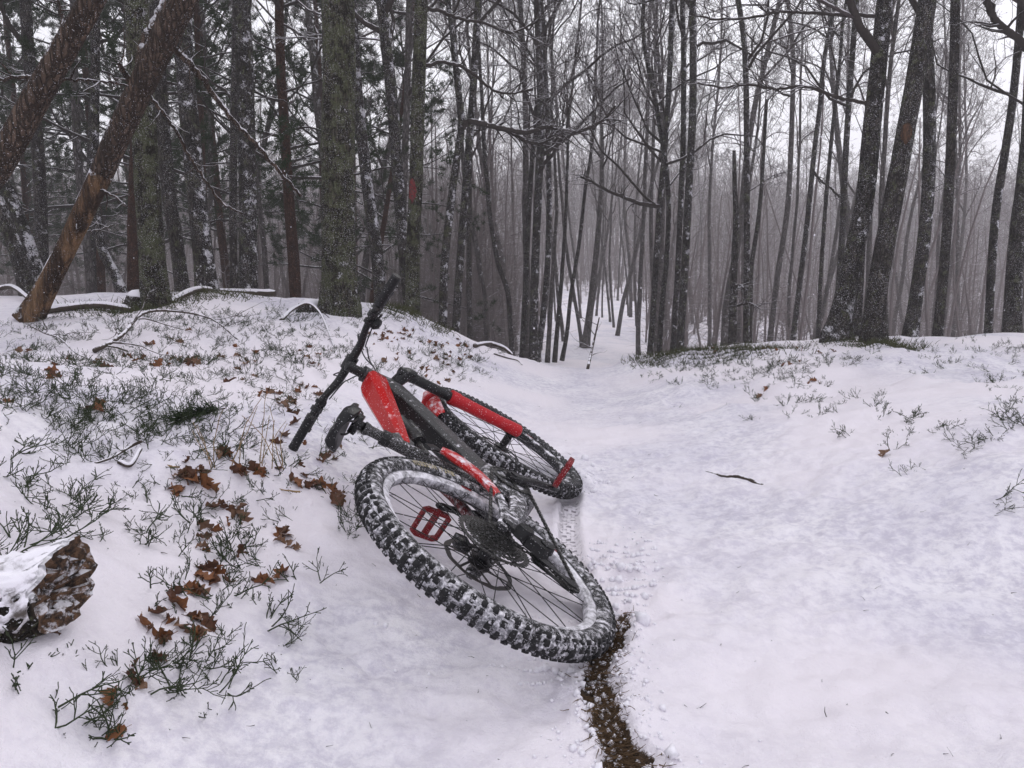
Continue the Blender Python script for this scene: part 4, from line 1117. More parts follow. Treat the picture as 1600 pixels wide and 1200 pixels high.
    h("thickest stem of the clump, tall and dark at its right side", [(1063, 536), (1070, 420), (1076, 300), (1082, 180), (1083, 60), (1081, -20)], 11.6, 14, 12, 'bark_snowy', 11, (22, .06), (12, 2.8), LV_FULL, .2, group=GR, seed=30, low=.35)
    h("broken dead stem with a bracket stub, left of a tall thin trunk", [(1144, 532), (1146, 450), (1150, 350), (1148, 290), (1147, 235)], 9.8, 17, 6, 'bark', 3, (20, .05), None, None, .2, group=GR, seed=31, dead=True, amp=.12,
      extra=[([(1146, 448), (1155, 446), (1164, 450)], (9.8, 9.6), 6, 3), ([(1150, 478), (1170, 474), (1187, 482)], (9.8, 9.6), 4, 2)])
    h("tall thin trunk close to the right of the broken dead stem", [(1166, 530), (1167, 420), (1167, 300), (1166, 150), (1162, 60), (1150, -20)], 10.6, 12, 9, 'bark_snowy', 10, (18, .07), (12, 2.2), LV_MID, .15, group=GR, seed=32, low=.32)
    h("dead-topped thin stem curving beside the tall thin trunk", [(1172, 505), (1174, 420), (1184, 350), (1190, 290), (1194, 225), (1198, 155)], 11.4, 10, 5, 'bark', 4, (14, .07), None, None, .1, group=GR, seed=33, dead=True)
    h("grey trunk leaning right in the haze left of the two leaning trees", [(1203, 530), (1215, 430), (1230, 330), (1236, 230), (1240, 100)], 17, 11, 8, 'bark_far', 12, (14, .1), (11, 2.4), LV_MID, .15, group=GR, seed=34, low=.35)
    h("thin trunk leaning right with a stump of snow on its right-hand branch", [(1239, 530), (1250, 440), (1262, 340), (1272, 240), (1282, 160)], 14, 10, 8, 'bark_snowy', 10, (14, .09), (11, 2.2), LV_MID, .15, group=GR, seed=35, low=.38,
      extra=[([(1268, 262), (1280, 280), (1296, 292), (1312, 308)], (14, 13.6), 4, 3)])
    h("thin dark stem left of the snow-footed leaning tree", [(1278, 530), (1282, 440), (1290, 320), (1300, 210), (1310, 120)], 13, 8, 6, 'bark', 10, (12, .09), (10, 2.0), LV_MID, .1, group=GR, seed=36, low=.4)
    h("slim pole just left of the snow-footed leaning tree's lower trunk", [(1304, 525), (1312, 430), (1318, 330), (1322, 230), (1330, 110), (1340, -20)], 12.4, 12, 9, 'bark_snowy', 10, (14, .09), (10, 2.0), LV_MID, .1, group=GR, seed=37, low=.4)
    h("dark leaning tree with a snow-covered flared foot on the right bank", [(1306, 530), (1318, 470), (1335, 390), (1352, 310), (1362, 200), (1374, 90), (1385, -20)], 6.9, 36, 26, 'bark_snowy', 10, (36, .035), (8, 2.4), None, .55, group=GR, seed=38, amp=.06,
      extra=[([(1378, 25), (1340, 24), (1300, 22), (1255, 20), (1215, 20), (1165, 28), (1115, 30), (1080, 22)], (6.9, 7.2), 6, 3), ([(1358, 161), (1330, 157), (1295, 147), (1255, 135), (1215, 140), (1170, 132), (1130, 137), (1090, 130)], (6.9, 7.2), 6, 3)])
    h("thin stem between the two dark leaning trees", [(1337, 527), (1342, 470), (1345, 410), (1350, 340), (1360, 230), (1372, 100), (1384, -20)], 7.8, 14, 11, 'bark_snowy', 8, (18, .06), (6, 1.6), None, .1, group=GR, seed=39)
    h("dark leaning tree with an orange bark wound, mossy at its foot", [(1363, 535), (1370, 460), (1383, 380), (1400, 290), (1414, 210), (1432, 110), (1452, -20)], 6.7, 34, 29, 'bark', 10, (36, .035), (8, 2.6), None, .3, group=GR, seed=40, amp=.07)
    h("grey-black trunk right of the tree with the orange wound", [(1422, 530), (1432, 460), (1444, 370), (1451, 280), (1452, 160), (1448, 60), (1450, -20)], 8.3, 23, 19, 'bark_snowy', 10, (24, .05), (8, 2.4), None, .2, group=GR, seed=41)
    h("straight dark pole right of the grey-black trunk on the right bank", [(1464, 528), (1473, 440), (1481, 330), (1487, 200), (1491, 90), (1493, -20)], 8.9, 17, 15, 'bark', 10, (20, .06), (8, 2.2), None, .15, group=GR, seed=42)
    h("slim leaning trunk with snow flecks near the right edge of the bank", [(1544, 525), (1548, 440), (1556, 330), (1570, 240), (1582, 160), (1592, 60), (1597, -20)], 9.4, 14, 12, 'bark_snowy', 10, (18, .06), (8, 2.2), None, .15, group=GR, seed=43)
    h("dark trunk cut by the photo's right edge, with a hooked limb overhead", [(1582, 530), (1586, 440), (1595, 330), (1606, 220), (1612, 90), (1615, -20)], 8.2, 24, 20, 'bark_snowy', 10, (24, .05), (8, 2.4), None, .2, group=GR, seed=44,
      extra=[([(1612, 85), (1592, 62), (1568, 44), (1552, 26), (1545, 8), (1540, -20)], (8.2, 8.0), 11, 8)])
    h("thin dark stem hugging the left of the trunk at the right edge", [(1570, 530), (1576, 440), (1582, 360), (1590, 300)], 9.0, 12, 9, 'bark', 8, (14, .07), (7, 1.8), None, .1, group=GR, seed=45)
heroes()

def decals():
    """paint mark and torn bark, thin shells on the trunks they belong to"""
    by = {o.get("label"): o for o in COL.objects if o.get("category") == "tree"}
    def shell(root, u, v, y, w, h, mat, name, seed):
        rng = np.random.default_rng(seed)
        c = at(u, v, y); org = np.array(root.location)
        # the trunk's centre line near that height
        tr = [o for o in root.children if o.name.startswith("trunk")][0].data
        co = np.empty(len(tr.vertices) * 3, np.float32); tr.vertices.foreach_get("co", co); co = co.reshape(-1, 3) + org
        m = MB(); nu, nv = 14, 16; V = np.zeros((nv, nu, 3))
        for i in range(nv):
            z = c[2] + (i / (nv - 1) - .5) * h
            near = co[np.abs(co[:, 2] - z) < .06]
            cx, cy = near[:, 0].mean(), near[:, 1].mean(); R = np.hypot(near[:, 0] - cx, near[:, 1] - cy).max() + .003
            f = math.sin(PI * i / (nv - 1)) ** .4
            a0 = -PI / 2 + (c[0] - cx) / R
            for j in range(nu):
                a = a0 + (j / (nu - 1) - .5) * w / R * f * (1 + .25 * math.sin(i * 1.9 + seed))
                V[i, j] = (cx + R * math.cos(a), cy + R * math.sin(a), z + .02 * math.sin(j * 1.7))
        m.grid(V - org, False, False); m.build(name, mat, root, 3.2)
    t = NT("red_trail_paint"); co = t.coord("Object"); n = t.noise(60, 4, .7, co)
    t.l(t.mix(t.ramp(n, .45, .6), (.17, .014, .016, 1), (.035, .025, .022, 1)), t.b.inputs["Base Color"]); t.b.inputs["Roughness"].default_value = .8
    shell(by["straight trunk with a red paint mark, right of the handlebar"], 645, 300, 7.1, .075, .20, t.m, "paint_mark", 1)
    t = NT("torn_bark"); co = t.coord("Object", scale=(1, 1, .3)); n = t.noise(50, 5, .7, co)
    t.l(t.mix(t.ramp(n, .35, .65), (.03, .016, .010, 1), (.13, .060, .028, 1)), t.b.inputs["Base Color"]); t.b.inputs["Roughness"].default_value = .85; t.bump(n, .8, .01)
    shell(by["dark leaning tree with an orange bark wound, mossy at its foot"], 1408, 212, 6.7, .085, .15, t.m, "bark_wound", 2)
decals()
# ---------------------------------------------------------------- the wood behind: a few trees of each kind grown once, then copied
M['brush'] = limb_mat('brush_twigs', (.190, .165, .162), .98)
def copy_tree(src, loc, rz, s, label, group):
    c = src.copy(); COL.objects.link(c)
    c.location = loc; c.rotation_euler = (0, 0, rz); c.scale = (s, s, s)
    c["label"] = label
    if group: c["group"] = group
    for ch in src.children:
        d = ch.copy(); COL.objects.link(d); d.parent = c
    return c
def proto_bare(i):
    rng = np.random.default_rng(300 + i)
    H = rng.uniform(11.5, 15.5); k = 26
    P = [np.zeros(3) - np.array([0, 0, .3])]; d = np.array([rng.normal(0, .05), rng.normal(0, .05), 1.0])
    for q in range(k):
        d = norm(d + rng.normal(0, .035, 3) + np.array([0, 0, .05])); P.append(P[-1] + d * H / k)
    P = np.array(P); r0 = rng.uniform(.052, .085)
    rad = r0 * np.linspace(1, .06, k + 1) ** .8
    root = tree_root("bare_tree", (0, 0, 0), "x", None)
    rough_trunk(rng, P, rad, 9, .06, .3).build("trunk", M['bark_far'], root, 3.2)
    lv = [(5, .2, (.40, .70), 5, 6), (5, .12, (.35, .62), 3, 4), (4, .1, (.35, .6), 3, 3), (3, .1, (.45, .75), 3, 2), (0, 0, 0, 3, 1)]
    big, small = crown(rng, P, rad, (rng.uniform(.25, .45), .99), int(rng.integers(11, 15)), rng.uniform(1.8, 2.7), lv, None, up=.09, ang=(.40, .95), rmin=.003)
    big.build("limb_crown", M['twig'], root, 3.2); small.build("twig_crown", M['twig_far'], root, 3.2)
    return root
def proto_pine(i):
    rng = np.random.default_rng(500 + i)
    H = rng.uniform(11, 14); k = 18
    P = [np.array([0, 0, -.3])]; d = np.array([rng.normal(0, .03), rng.normal(0, .03), 1.0])
    for q in range(k):
        d = norm(d + rng.normal(0, .02, 3) + np.array([0, 0, .03])); P.append(P[-1] + d * H / k)
    P = np.array(P); r0 = rng.uniform(.09, .14); rad = r0 * np.linspace(1, .1, k + 1)
    root = tree_root("pine_tree", (0, 0, 0), "x", None)
    rough_trunk(rng, P, rad, 10, .05, .25).build("trunk", M['bark_pine'], root, 3.2)
    nb = 46
    t = np.sort(rng.uniform(.17, .98, nb)); z = np.stack([np.interp(t, np.linspace(0, 1, k + 1), P[:, q]) for q in range(3)], -1)
    az = np.arange(nb) * 2.4 + rng.normal(0, .4, nb); el = rng.uniform(-.15, .35, nb) + .5 * t
    D = np.stack([np.cos(az) * np.cos(el), np.sin(az) * np.cos(el), np.sin(el)], -1)
    L = (2.6 * (1 - t) + .5) * rng.uniform(.6, 1.15, nb)
    r = .006 + .011 * L
    limbs, tw = MB(), MB()
    B = grow(rng, z, D, L, 7, .13, .02); tubes(limbs, B, r, np.full(nb, .005), 5)
    p, d, l, rr = kids(rng, B, L, r, np.full(nb, .005), 9, .25, (.4, 1.0), (.22, .42), .5)
    Q = grow(rng, p, d, l, 4, .16, .04); tubes(limbs, Q, np.maximum(rr, .003), np.full(len(rr), .0025), 3)
    limbs.build("limb_crown", M['limb'], root, 3.2)
    # needles: tufts of thin blades along the outer part of each shoot
    k2 = 5
    f = rng.uniform(.35, 1.0, (len(Q), k2)) * 4; ii = np.minimum(f.astype(int), 3); w = (f - ii)[..., None]
    idx = np.arange(len(Q))[:, None]
    c = (Q[idx, ii] * (1 - w) + Q[idx, ii + 1] * w).reshape(-1, 3); sd = norm(Q[idx, ii + 1] - Q[idx, ii]).reshape(-1, 3)
    nn = 12
    N = len(c)
    dirn = norm(sd[:, None] * rng.uniform(.1, 1.1, (N, nn, 1)) + rng.normal(0, .75, (N, nn, 3)) + np.array([0, 0, .15]))
    ln = rng.uniform(.07, .15, (N, nn, 1)); sidev = norm(np.cross(dirn, rng.normal(0, 1, (N, nn, 3)))) * rng.uniform(.006, .011, (N, nn, 1))
    b = c[:, None] + rng.normal(0, .02, (N, nn, 3))
    V = np.stack([b - sidev, b + sidev, b + dirn * ln], 2).reshape(-1, 3)
    m = MB(); m.add(V, [np.arange(len(V)).reshape(-1, 3)])
    m.build("foliage", M['needle'], root, None)
    return root

def forest():
    rng = np.random.default_rng(77)
    bare = [proto_bare(i) for i in range(7)]
    pine = [proto_pine(i) for i in range(3)]
    used = {id(o): False for o in bare + pine}
    pts = [(x, y) for x, y, _ in HERO_XY]
    place = []
    def ok(x, y, md):
        for a, b in pts:
            if (a - x) ** 2 + (b - y) ** 2 < md * md: return False
        return True
    def try_fill(n, y0, y1, md, u0, u1, kind, avoid=()):
        c = 0; tries = 0
        while c < n and tries < n * 60:
            tries += 1
            y = math.sqrt(rng.uniform(y0 ** 2, y1 ** 2)) if rng.random() < .75 else rng.uniform(y0, y1)
            u = rng.uniform(u0, u1)
            if any(a <= u <= b and y < d for a, b, d in avoid): continue
            x = (u - 800) / 1150 * y
            if ok(x, y, md):
                pts.append((x, y)); place.append((x, y, kind, u)); c += 1
    avoid = [(872, 1008, 30), (1490, 1545, 16)]
    try_fill(17, 10.5, 24, 1.2, -120, 600, 'pine', avoid)
    try_fill(11, 9, 18, .8, -100, 560, 'bare', avoid)
    try_fill(22, 11, 24, .9, 560, 1700, 'bare', avoid)
    try_fill(44, 20, 45, 1.6, 330, 1750, 'bare', [(885, 1000, 34)])
    try_fill(6, 24, 45, 2.0, -100, 420, 'pine')
    try_fill(96, 40, 95, 1.6, 250, 1750, 'bare')
    try_fill(14, 30, 80, 1.6, -100, 300, 'bare')
    try_fill(14, 6, 14, 1.6, 1750, 2300, 'bare'); try_fill(10, 6, 14, 1.6, -800, -150, 'pine')
    try_fill(11, 19, 36, .8, 893, 1002, 'bare')
    for i, (x, y, kind, u) in enumerate(place):
        src = (bare if kind == 'bare' else pine)[int(rng.integers(7 if kind == 'bare' else 3))]
        z = float(height(np.array([x]), np.array([y]), False)[0])
        s = rng.uniform(.75, 1.15); rz = rng.uniform(0, 2 * PI)
        ranges = ((-9999, 40, "at the far left, under the slanting log"), (40, 150, "behind the bare leaning log"), (150, 275, "behind the green mossed trunk"), (275, 345, "behind the curved trunk"), (345, 440, "behind the dark straight trunk"), (440, 560, "behind the thickest mossy trunk"), (560, 640, "between the thickest mossy trunk and the red mark"), (640, 710, "just right of the red marked tree"),
                  (710, 790, "left of the tall centre tree"), (790, 890, "around the tall centre tree"), (890, 1010, "in the open valley at the path's end"), (1010, 1090, "behind the right-hand clump of stems"), (1090, 1170, "behind the broken dead stem"), (1170, 1240, "right of the dead-topped stem"), (1240, 1310, "left of the snow-footed leaning tree"), (1310, 1400, "behind the two dark leaning trees"), (1400, 1480, "behind the grey-black trunk"), (1480, 9999, "at the right edge of the bank"))
        where = next(q[2] for q in ranges if q[0] <= u < q[1])
        dist = ("slim bare" if y < 18 else "thin bare") if y < 24 else ("hazy bare" if y < 33 else ("greyer hazy bare" if y < 45 else ("faint bare" if y < 68 else "palest, faintest bare")))
        if kind == 'pine': lab = f"{'near' if y < 14 else ('farther' if y < 24 else 'farthest')} dark green pine {where}"
        else: lab = f"{dist} tree {where}"
        grp = lab.replace(" tree ", " trees ").replace(" pine ", " pines ")
        if not used[id(src)]:
            used[id(src)] = True; o = src
            o.location = (x, y, z); o.rotation_euler = (rng.normal(0, .05), rng.normal(0, .05), rz); o.scale = (s, s, s); o["label"] = lab; o["group"] = grp
        else:
            o = copy_tree(src, (x, y, z), rz, s, lab, grp)
            o.rotation_euler = (rng.normal(0, .045), rng.normal(0, .045), rz)
forest()

def thicket():
    """the brush and young stems that close the view between the trunks: past counting"""
    rng = np.random.default_rng(92); m = MB()
    N = 4200
    y = np.sqrt(rng.uniform(24 ** 2, 120 ** 2, N)); u = rng.uniform(-150, 1750, N)
    left = rng.uniform(0, 1, N) < .10
    mid = (rng.uniform(0, 1, N) < .12) & ~left
    u = np.where(left, rng.uniform(-150, 620, N), u); y = np.where(left, rng.uniform(16, 60, N), y); y = np.where(mid, rng.uniform(15, 34, N), y); u = np.where(mid & (u < 600), 610 + rng.uniform(0, 200, N), u)
    keep = ~((u > 848) & (u < 1008) & (y < 42)); u, y = u[keep], y[keep]; N = len(u)
    x = (u - 800) / 1150 * y; z = height(x, y, False)
    H = rng.uniform(3.0, 11.0, N) * np.clip(y / 45, .6, 1.15); H = np.where(rng.uniform(0, 1, N) < .35, H * .35, H)
    T = grow(rng, np.stack([x, y, z - .3], -1), np.tile([0, 0, 1.0], (N, 1)) + rng.normal(0, .08, (N, 3)), H, 5, .06, .05)
    tubes(m, T, rng.uniform(.022, .07, N), np.full(N, .012), 3)
    c = 110
    f = rng.uniform(.04, 1, (N, c)) * 5; i = np.minimum(f.astype(int), 4); w = (f - i)[..., None]; ix = np.arange(N)[:, None]
    P = (T[ix, i] * (1 - w) + T[ix, i + 1] * w)
    az = rng.uniform(0, 6.28, (N, c)); el = rng.uniform(-.1, 1.2, (N, c))
    D = np.stack([np.cos(az) * np.cos(el), np.sin(az) * np.cos(el), np.sin(el)], -1)
    P = P + D * rng.uniform(0, .75, (N, c, 1)) * (H[:, None, None] / 8)
    L = rng.uniform(.3, 1.2, (N, c, 1)); S = norm(np.cross(D, rng.normal(0, 1, (N, c, 3)))) * (rng.uniform(.004, .009, (N, c, 1)) * np.clip(y / 45, .7, 1.6)[:, None, None])
    V = np.stack([P - S, P + S, P + D * L], 2).reshape(-1, 3)
    m.add(V, [np.arange(len(V)).reshape(-1, 3)])
    o = m.build("brush_thicket", M['brush'], None, None); o["kind"] = "stuff"
def far_wood():
    """the hillside wood past the trees one can tell apart, reads as one brown-grey mass"""
    rng = np.random.default_rng(91); m = MB()
    N = 1700
    y = rng.uniform(58, 160, N); u = rng.uniform(-150, 1750, N); x = (u - 800) / 1150 * y
    z = height(x, y, False)
    H = rng.uniform(9, 14, N)
    P0 = np.stack([x, y, z - .5], -1)
    T = grow(rng, P0, np.tile([0, 0, 1.0], (N, 1)), H, 6, .05, .05); tubes(m, T, rng.uniform(.08, .14, N), np.full(N, .02), 4)
    p, d, l, r = kids(rng, T, H, np.full(N, .06), np.full(N, .02), 16, .3, (.4, 1.0), (.12, .25), .6)
    Q = grow(rng, p, d, l, 3, .2, .06); tubes(m, Q, np.full(len(l), .03), np.full(len(l), .012), 3)
    p, d, l, r = kids(rng, Q, l, np.full(len(l), .02), np.full(len(l), .012), 6, .2, (.4, 1.0), (.4, .7), .6)
    Q = grow(rng, p, d, l, 2, .2, .05); tubes(m, Q, np.full(len(l), .016), np.full(len(l), .010), 3)
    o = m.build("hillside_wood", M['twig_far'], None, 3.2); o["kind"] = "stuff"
far_wood()
thicket()

HAZE_DENSITY = 0.0039
def haze():
    m = MB(); m.box((0, 100, 14), (520, 330, 38))
    mt = bpy.data.materials.new("haze"); mt.use_nodes = True
    nt = mt.node_tree; nt.nodes.clear()
    o = nt.nodes.new("ShaderNodeOutputMaterial"); v = nt.nodes.new("ShaderNodeVolumePrincipled")
    v.inputs["Color"].default_value = (.93, .91, .925, 1); v.inputs["Density"].default_value = HAZE_DENSITY; v.inputs["Anisotropy"].default_value = 0.2
    nt.links.new(v.outputs[0], o.inputs["Volume"])
    ob = m.build("haze", mt, None, None); ob["kind"] = "stuff"
haze()
# ---------------------------------------------------------------- undergrowth, leaves, logs and sticks on the snow
def leafy_mat(name, c1, c2, rough=.7, thr=.9, up=.3, scale=60):
    t = NT(name); co = t.coord("Object", add=t.rnd(9))
    n = t.noise(scale, 4, .6, co)
    s = t.math('MULTIPLY_ADD', t.normal_dot((0, 0, 1)), up, t.noise(scale * .6, 4, .65, co))
    mk = t.ramp(s, thr - .08, thr + .08)
    t.l(t.mix(mk, t.mix(n, c1 + (1,), c2 + (1,)), SNOW_COL), t.b.inputs["Base Color"])
    t.b.inputs["Roughness"].default_value = rough; t.b.inputs["Specular IOR Level"].default_value = .25
    t.bump(n, .4, .002)
    return t.m
M['sprig'] = leafy_mat("bilberry_stem", (.015, .025, .010), (.048, .064, .028), .7, 1.0, .28, 90)
M['leaf'] = leafy_mat("oak_leaf_brown", (.085, .028, .010), (.26, .105, .040), .6, .98, .25, 70)
M['leaf_dark'] = leafy_mat("oak_leaf_dark", (.05, .022, .012), (.14, .060, .032), .65, .94, .28, 70)
M['leaf_pale'] = leafy_mat('oak_leaf_pale', (.11, .055, .030), (.22, .13, .085), .65, .90, .28, 70)
M['stick'] = leafy_mat("stick_bark", (.020, .015, .012), (.085, .066, .052), .85, .80, .42, 40)
M['straw'] = leafy_mat("dry_grass", (.16, .095, .038), (.36, .25, .12), .7, 1.02, .2, 60)
M['grass_dark'] = leafy_mat("moss_and_grass", (.022, .030, .008), (.085, .088, .030), .8, .96, .25, 60)
M['soil_grass'] = leafy_mat("flattened_grass", (.055, .033, .016), (.17, .105, .055), .8, 1.0, .2, 60)
M['log_bark'] = bark('log_bark', (.012, .010, .008), (.06, .045, .034), moss=.1, snow=.55, flecks=.9, up=.45)
M['snow_lump'] = coated("snow_lumps", (.80, .78, .84), .7, 0, .5, .2, 40, .1, bump=.3)
M['dusting'] = coated('snow_dusting', (.10, .085, .075), .8, 0, .46, .16, 34, .16, bump=.5, bscale=120, specks=0)
M['snow_cap'] = coated("snow_cap", (.82, .80, .86), .7, 0, .5, .2, 30, .1, bump=.4)

def ground_many(U, V):
    U, V = np.asarray(U, float), np.asarray(V, float)
    a, b = (U - 800) / 1150.0, -(V - 600) / 1150.0
    dy = math.cos(PITCH) + b * math.sin(PITCH); dz = -math.sin(PITCH) + b * math.cos(PITCH)
    rx, rz = a / dy, dz / dy
    ys = np.concatenate([np.arange(.7, 5, .05), np.arange(5, 9.6, .1)])
    h = base_h(rx[:, None] * ys, np.broadcast_to(ys, (len(U), len(ys))))
    below = (CAM_Z + rz[:, None] * ys) < h
    k = below.argmax(1); hit = below.any(1)
    y = ys[k]; x = rx * y
    return x, y, hit

def sprig_mesh(rng, small=False, prone=.5):
    m = MB(); n0 = int(rng.integers(2, 5)) if not small else int(rng.integers(1, 3))
    az = rng.uniform(0, 6.28, n0); el = rng.uniform(.05, .80, n0)
    D = np.stack([np.cos(az) * np.cos(el), np.sin(az) * np.cos(el), np.sin(el)], -1)
    L = rng.uniform(.055, .12, n0) * (.6 if small else 1)
    P0 = np.stack([rng.normal(0, .012, n0), rng.normal(0, .012, n0), np.full(n0, -.012)], -1)
    r = np.full(n0, .0021)
    for lv, (c, k, n) in enumerate(((5, 5, 4), (3, 3, 3), (0, 2, 3))):
        P = grow(rng, P0, D, L, k, .15, .06); tubes(m, P, r, np.maximum(r * .6, .0012), n)
        if not c: break
        P0, D, L, r = kids(rng, P, L, r, np.maximum(r * .6, .0013), c, .25, (.55, .95), (.35, .62), .8)
        L = L * .95
    return m

def leaf_mesh(rng, L=.075):
    """an oak leaf: lobed outline, midrib fold and curl, with a stalk"""
    nl = 17; s = np.linspace(0, 1, nl)
    w = L * .30 * np.sin(PI * np.clip(s, .0, 1) ** .8) ** .7 * (1 + .34 * np.sin(s * 2 * PI * 3.6 + .8)) + .001
    fold, curl, tw = rng.uniform(.2, 1.0), rng.uniform(-2.2, 2.4), rng.normal(0, .6)
    V = np.zeros((nl, 5, 3))
    for i in range(nl):
        a = curl * (s[i] - .4)
        cx = L * (math.sin(a) / curl if abs(curl) > .1 else s[i] - .4); cz = L * ((1 - math.cos(a)) / curl if abs(curl) > .1 else 0)
        for j, q in enumerate((-1, -.5, 0, .5, 1)):
            y = q * w[i]; z = abs(q) ** 1.3 * w[i] * fold + .006 * math.sin(s[i] * 9 + j * 2.1) * abs(q)
            rt = tw * (s[i] - .4)
            V[i, j] = (cx, y * math.cos(rt) - z * math.sin(rt), cz + y * math.sin(rt) + z * math.cos(rt))
    m = MB(); m.grid(V, False, False)
    m.tube([V[0, 2], V[0, 2] + np.array([-.018, .002, .003])], .0010, 4)
    return m

def scatter():
    rng = np.random.default_rng(21)
    G = "bilberry sprigs sticking out of the snow"
    protos = [sprig_mesh(rng).data("bilberry_sprig", 3.2) for _ in range(12)]
    smalls = [sprig_mesh(rng, True).data("bilberry_sprig", 3.2) for _ in range(6)]
    for me in protos + smalls: me.materials.append(M['sprig'])
    zones = [  # label, where (u, v, su, sv, n), individual?
        ("green bilberry sprig in the clump at the photo's lower left corner, below the brown leaves", [(150, 1105, 45, 18, 6), (230, 1070, 40, 25, 8), (190, 1165, 40, 20, 5), (300, 1070, 28, 26, 6)], 1),
        ("bilberry sprig among the brown leaves right of the snowy broken log", [(270, 940, 40, 30, 8), (340, 980, 50, 40, 6), (300, 1010, 30, 30, 4)], 1),
        ("bilberry sprig in the tuft in front of the big leaf pile", [(350, 870, 45, 28, 10), (400, 850, 45, 30, 7)], 1),
        ("tall bilberry sprig alone on smooth snow in front of the rear wheel's shadow", [(440, 1062, 16, 10, 3), (455, 960, 22, 25, 4), (440, 900, 25, 20, 3)], 1),
        ("bilberry sprig close to the left side of the rear tyre", [(530, 835, 16, 14, 3), (545, 790, 14, 20, 4), (500, 760, 30, 18, 6), (560, 700, 30, 12, 5)], 1),
        ("bilberry sprig behind the snowy broken log at the photo's left edge", [(20, 830, 25, 20, 5), (95, 820, 20, 10, 4), (30, 770, 30, 20, 5), (10, 890, 10, 30, 2), (28, 1075, 8, 5, 2)], 1),
        ("bilberry sprig on open snow straight behind the broken log's snowy top", [(80, 770, 40, 15, 5), (215, 830, 30, 20, 5)], 1),
        ("bilberry sprig on open snow between the broken log and the big leaf pile", [(180, 770, 50, 20, 8), (200, 700, 70, 18, 6)], 1),
        ("bilberry sprig growing right beside the big leaf pile", [(300, 790, 60, 35, 10)], 1),
        ("bilberry sprig between the big leaf pile and the rear tyre", [(420, 800, 60, 25, 8)], 1),
        ("bilberry sprig just left of the handlebar's lower grip", [(400, 690, 40, 20, 9), (330, 720, 50, 25, 8)], 1),
        ("bilberry sprig behind the handlebar on the bank's slope", [(380, 620, 50, 22, 12), (480, 620, 40, 20, 9)], 1),
        ("bilberry sprig under the saddle and in front of it", [(420, 740, 40, 20, 8)], 1),
        ("bilberry sprig in a loose group on the slope of the right bank", [(1235, 652, 6, 5, 2), (1190, 640, 14, 10, 4), (1300, 640, 12, 6, 3), (1340, 690, 12, 8, 2), (1375, 637, 12, 10, 4), (1430, 655, 16, 12, 5), (1480, 675, 20, 10, 5), (1420, 690, 16, 10, 3), (1345, 625, 14, 7, 3), (1425, 740, 7, 4, 2), (1260, 630, 25, 9, 4), (1500, 700, 30, 12, 3), (1560, 690, 20, 12, 4)], 1),
        ("lone bilberry sprig at the photo's right edge on the bare snow", [(1565, 797, 12, 5, 2), (1592, 805, 8, 4, 1)], 1),
        ("bilberry sprig in the thicket on the far edge of the right bank", [(1100, 580, 60, 18, 60), (1180, 575, 50, 20, 55), (1240, 590, 45, 22, 45), (1040, 562, 35, 9, 34), (1310, 560, 50, 14, 30)], 0),
        ("bilberry sprig on the snowy hump at the photo's right edge", [(1520, 552, 60, 14, 40), (1570, 600, 30, 25, 28), (1590, 660, 20, 15, 10), (1450, 560, 40, 14, 20)], 0),
        ("bilberry sprig in the wide patch below the bare leaning log", [(120, 570, 110, 30, 121)], 1),
        ("bilberry sprig at the left edge below the wide bilberry patch", [(60, 640, 70, 22, 53)], 1),
        ("bilberry sprig under and around the long arched fallen branch", [(300, 540, 110, 26, 108)], 1),
        ("bilberry sprig between the arched branch and the pine sprig", [(200, 620, 90, 22, 64)], 1),
        ("bilberry sprig on the slope between arched branch and handlebar", [(450, 560, 70, 26, 89)], 1),
        ("bilberry sprig on the left crest near the snow-topped fallen stem", [(400, 505, 80, 14, 81)], 1),
        ("bilberry sprig in front of the green mossed trunk", [(250, 510, 90, 12, 53)], 1),
        ("bilberry sprig on the slope right of the handlebar", [(620, 570, 50, 24, 58)], 1),
        ("bilberry sprig on the slope beyond the fork", [(690, 560, 30, 18, 45)], 1),
        ("bilberry sprig at the foot of the thickest mossy trunk", [(560, 515, 50, 12, 39)], 1),
        ("bilberry sprig by the bare leaning log's foot", [(120, 515, 80, 10, 34)], 1),
        ("bilberry sprig lowest on the left bank beside the path", [(720, 580, 24, 10, 20)], 1),
        ("bilberry sprig around the green pine sprig", [(310, 660, 80, 20, 32)], 1),
        ("bilberry sprig left of the snowy stick with stubs", [(120, 690, 80, 22, 26)], 1)]
    items = []
    for lab, cl, ind in zones:
        for u, v, su, sv, n in cl:
            U = rng.normal(u, su, n); V = rng.normal(v, sv, n)
            items += [(lab, ind, a, b) for a, b in zip(U, V)]
    U = np.array([q[2] for q in items]); V = np.array([q[3] for q in items])
    x, y, hit = ground_many(U, V)
    z = height(x, y) if len(x) else x
    # nothing grows through the bicycle's tyres or on the path
    keep = hit & (y > .8) & ~((x > -.26) & (x < .45) & (y > 1.25) & (y < 3.1))
    order = np.argsort(y)
    n_ind = 0; stuff = MB(); raw = []
    for me in protos + smalls:
        co = np.empty(len(me.vertices) * 3, np.float32); me.vertices.foreach_get("co", co)
        qv = np.empty(len(me.loops), np.int32); me.loops.foreach_get("vertex_index", qv)
        raw.append((co.reshape(-1, 3), qv.reshape(-1, 4)))
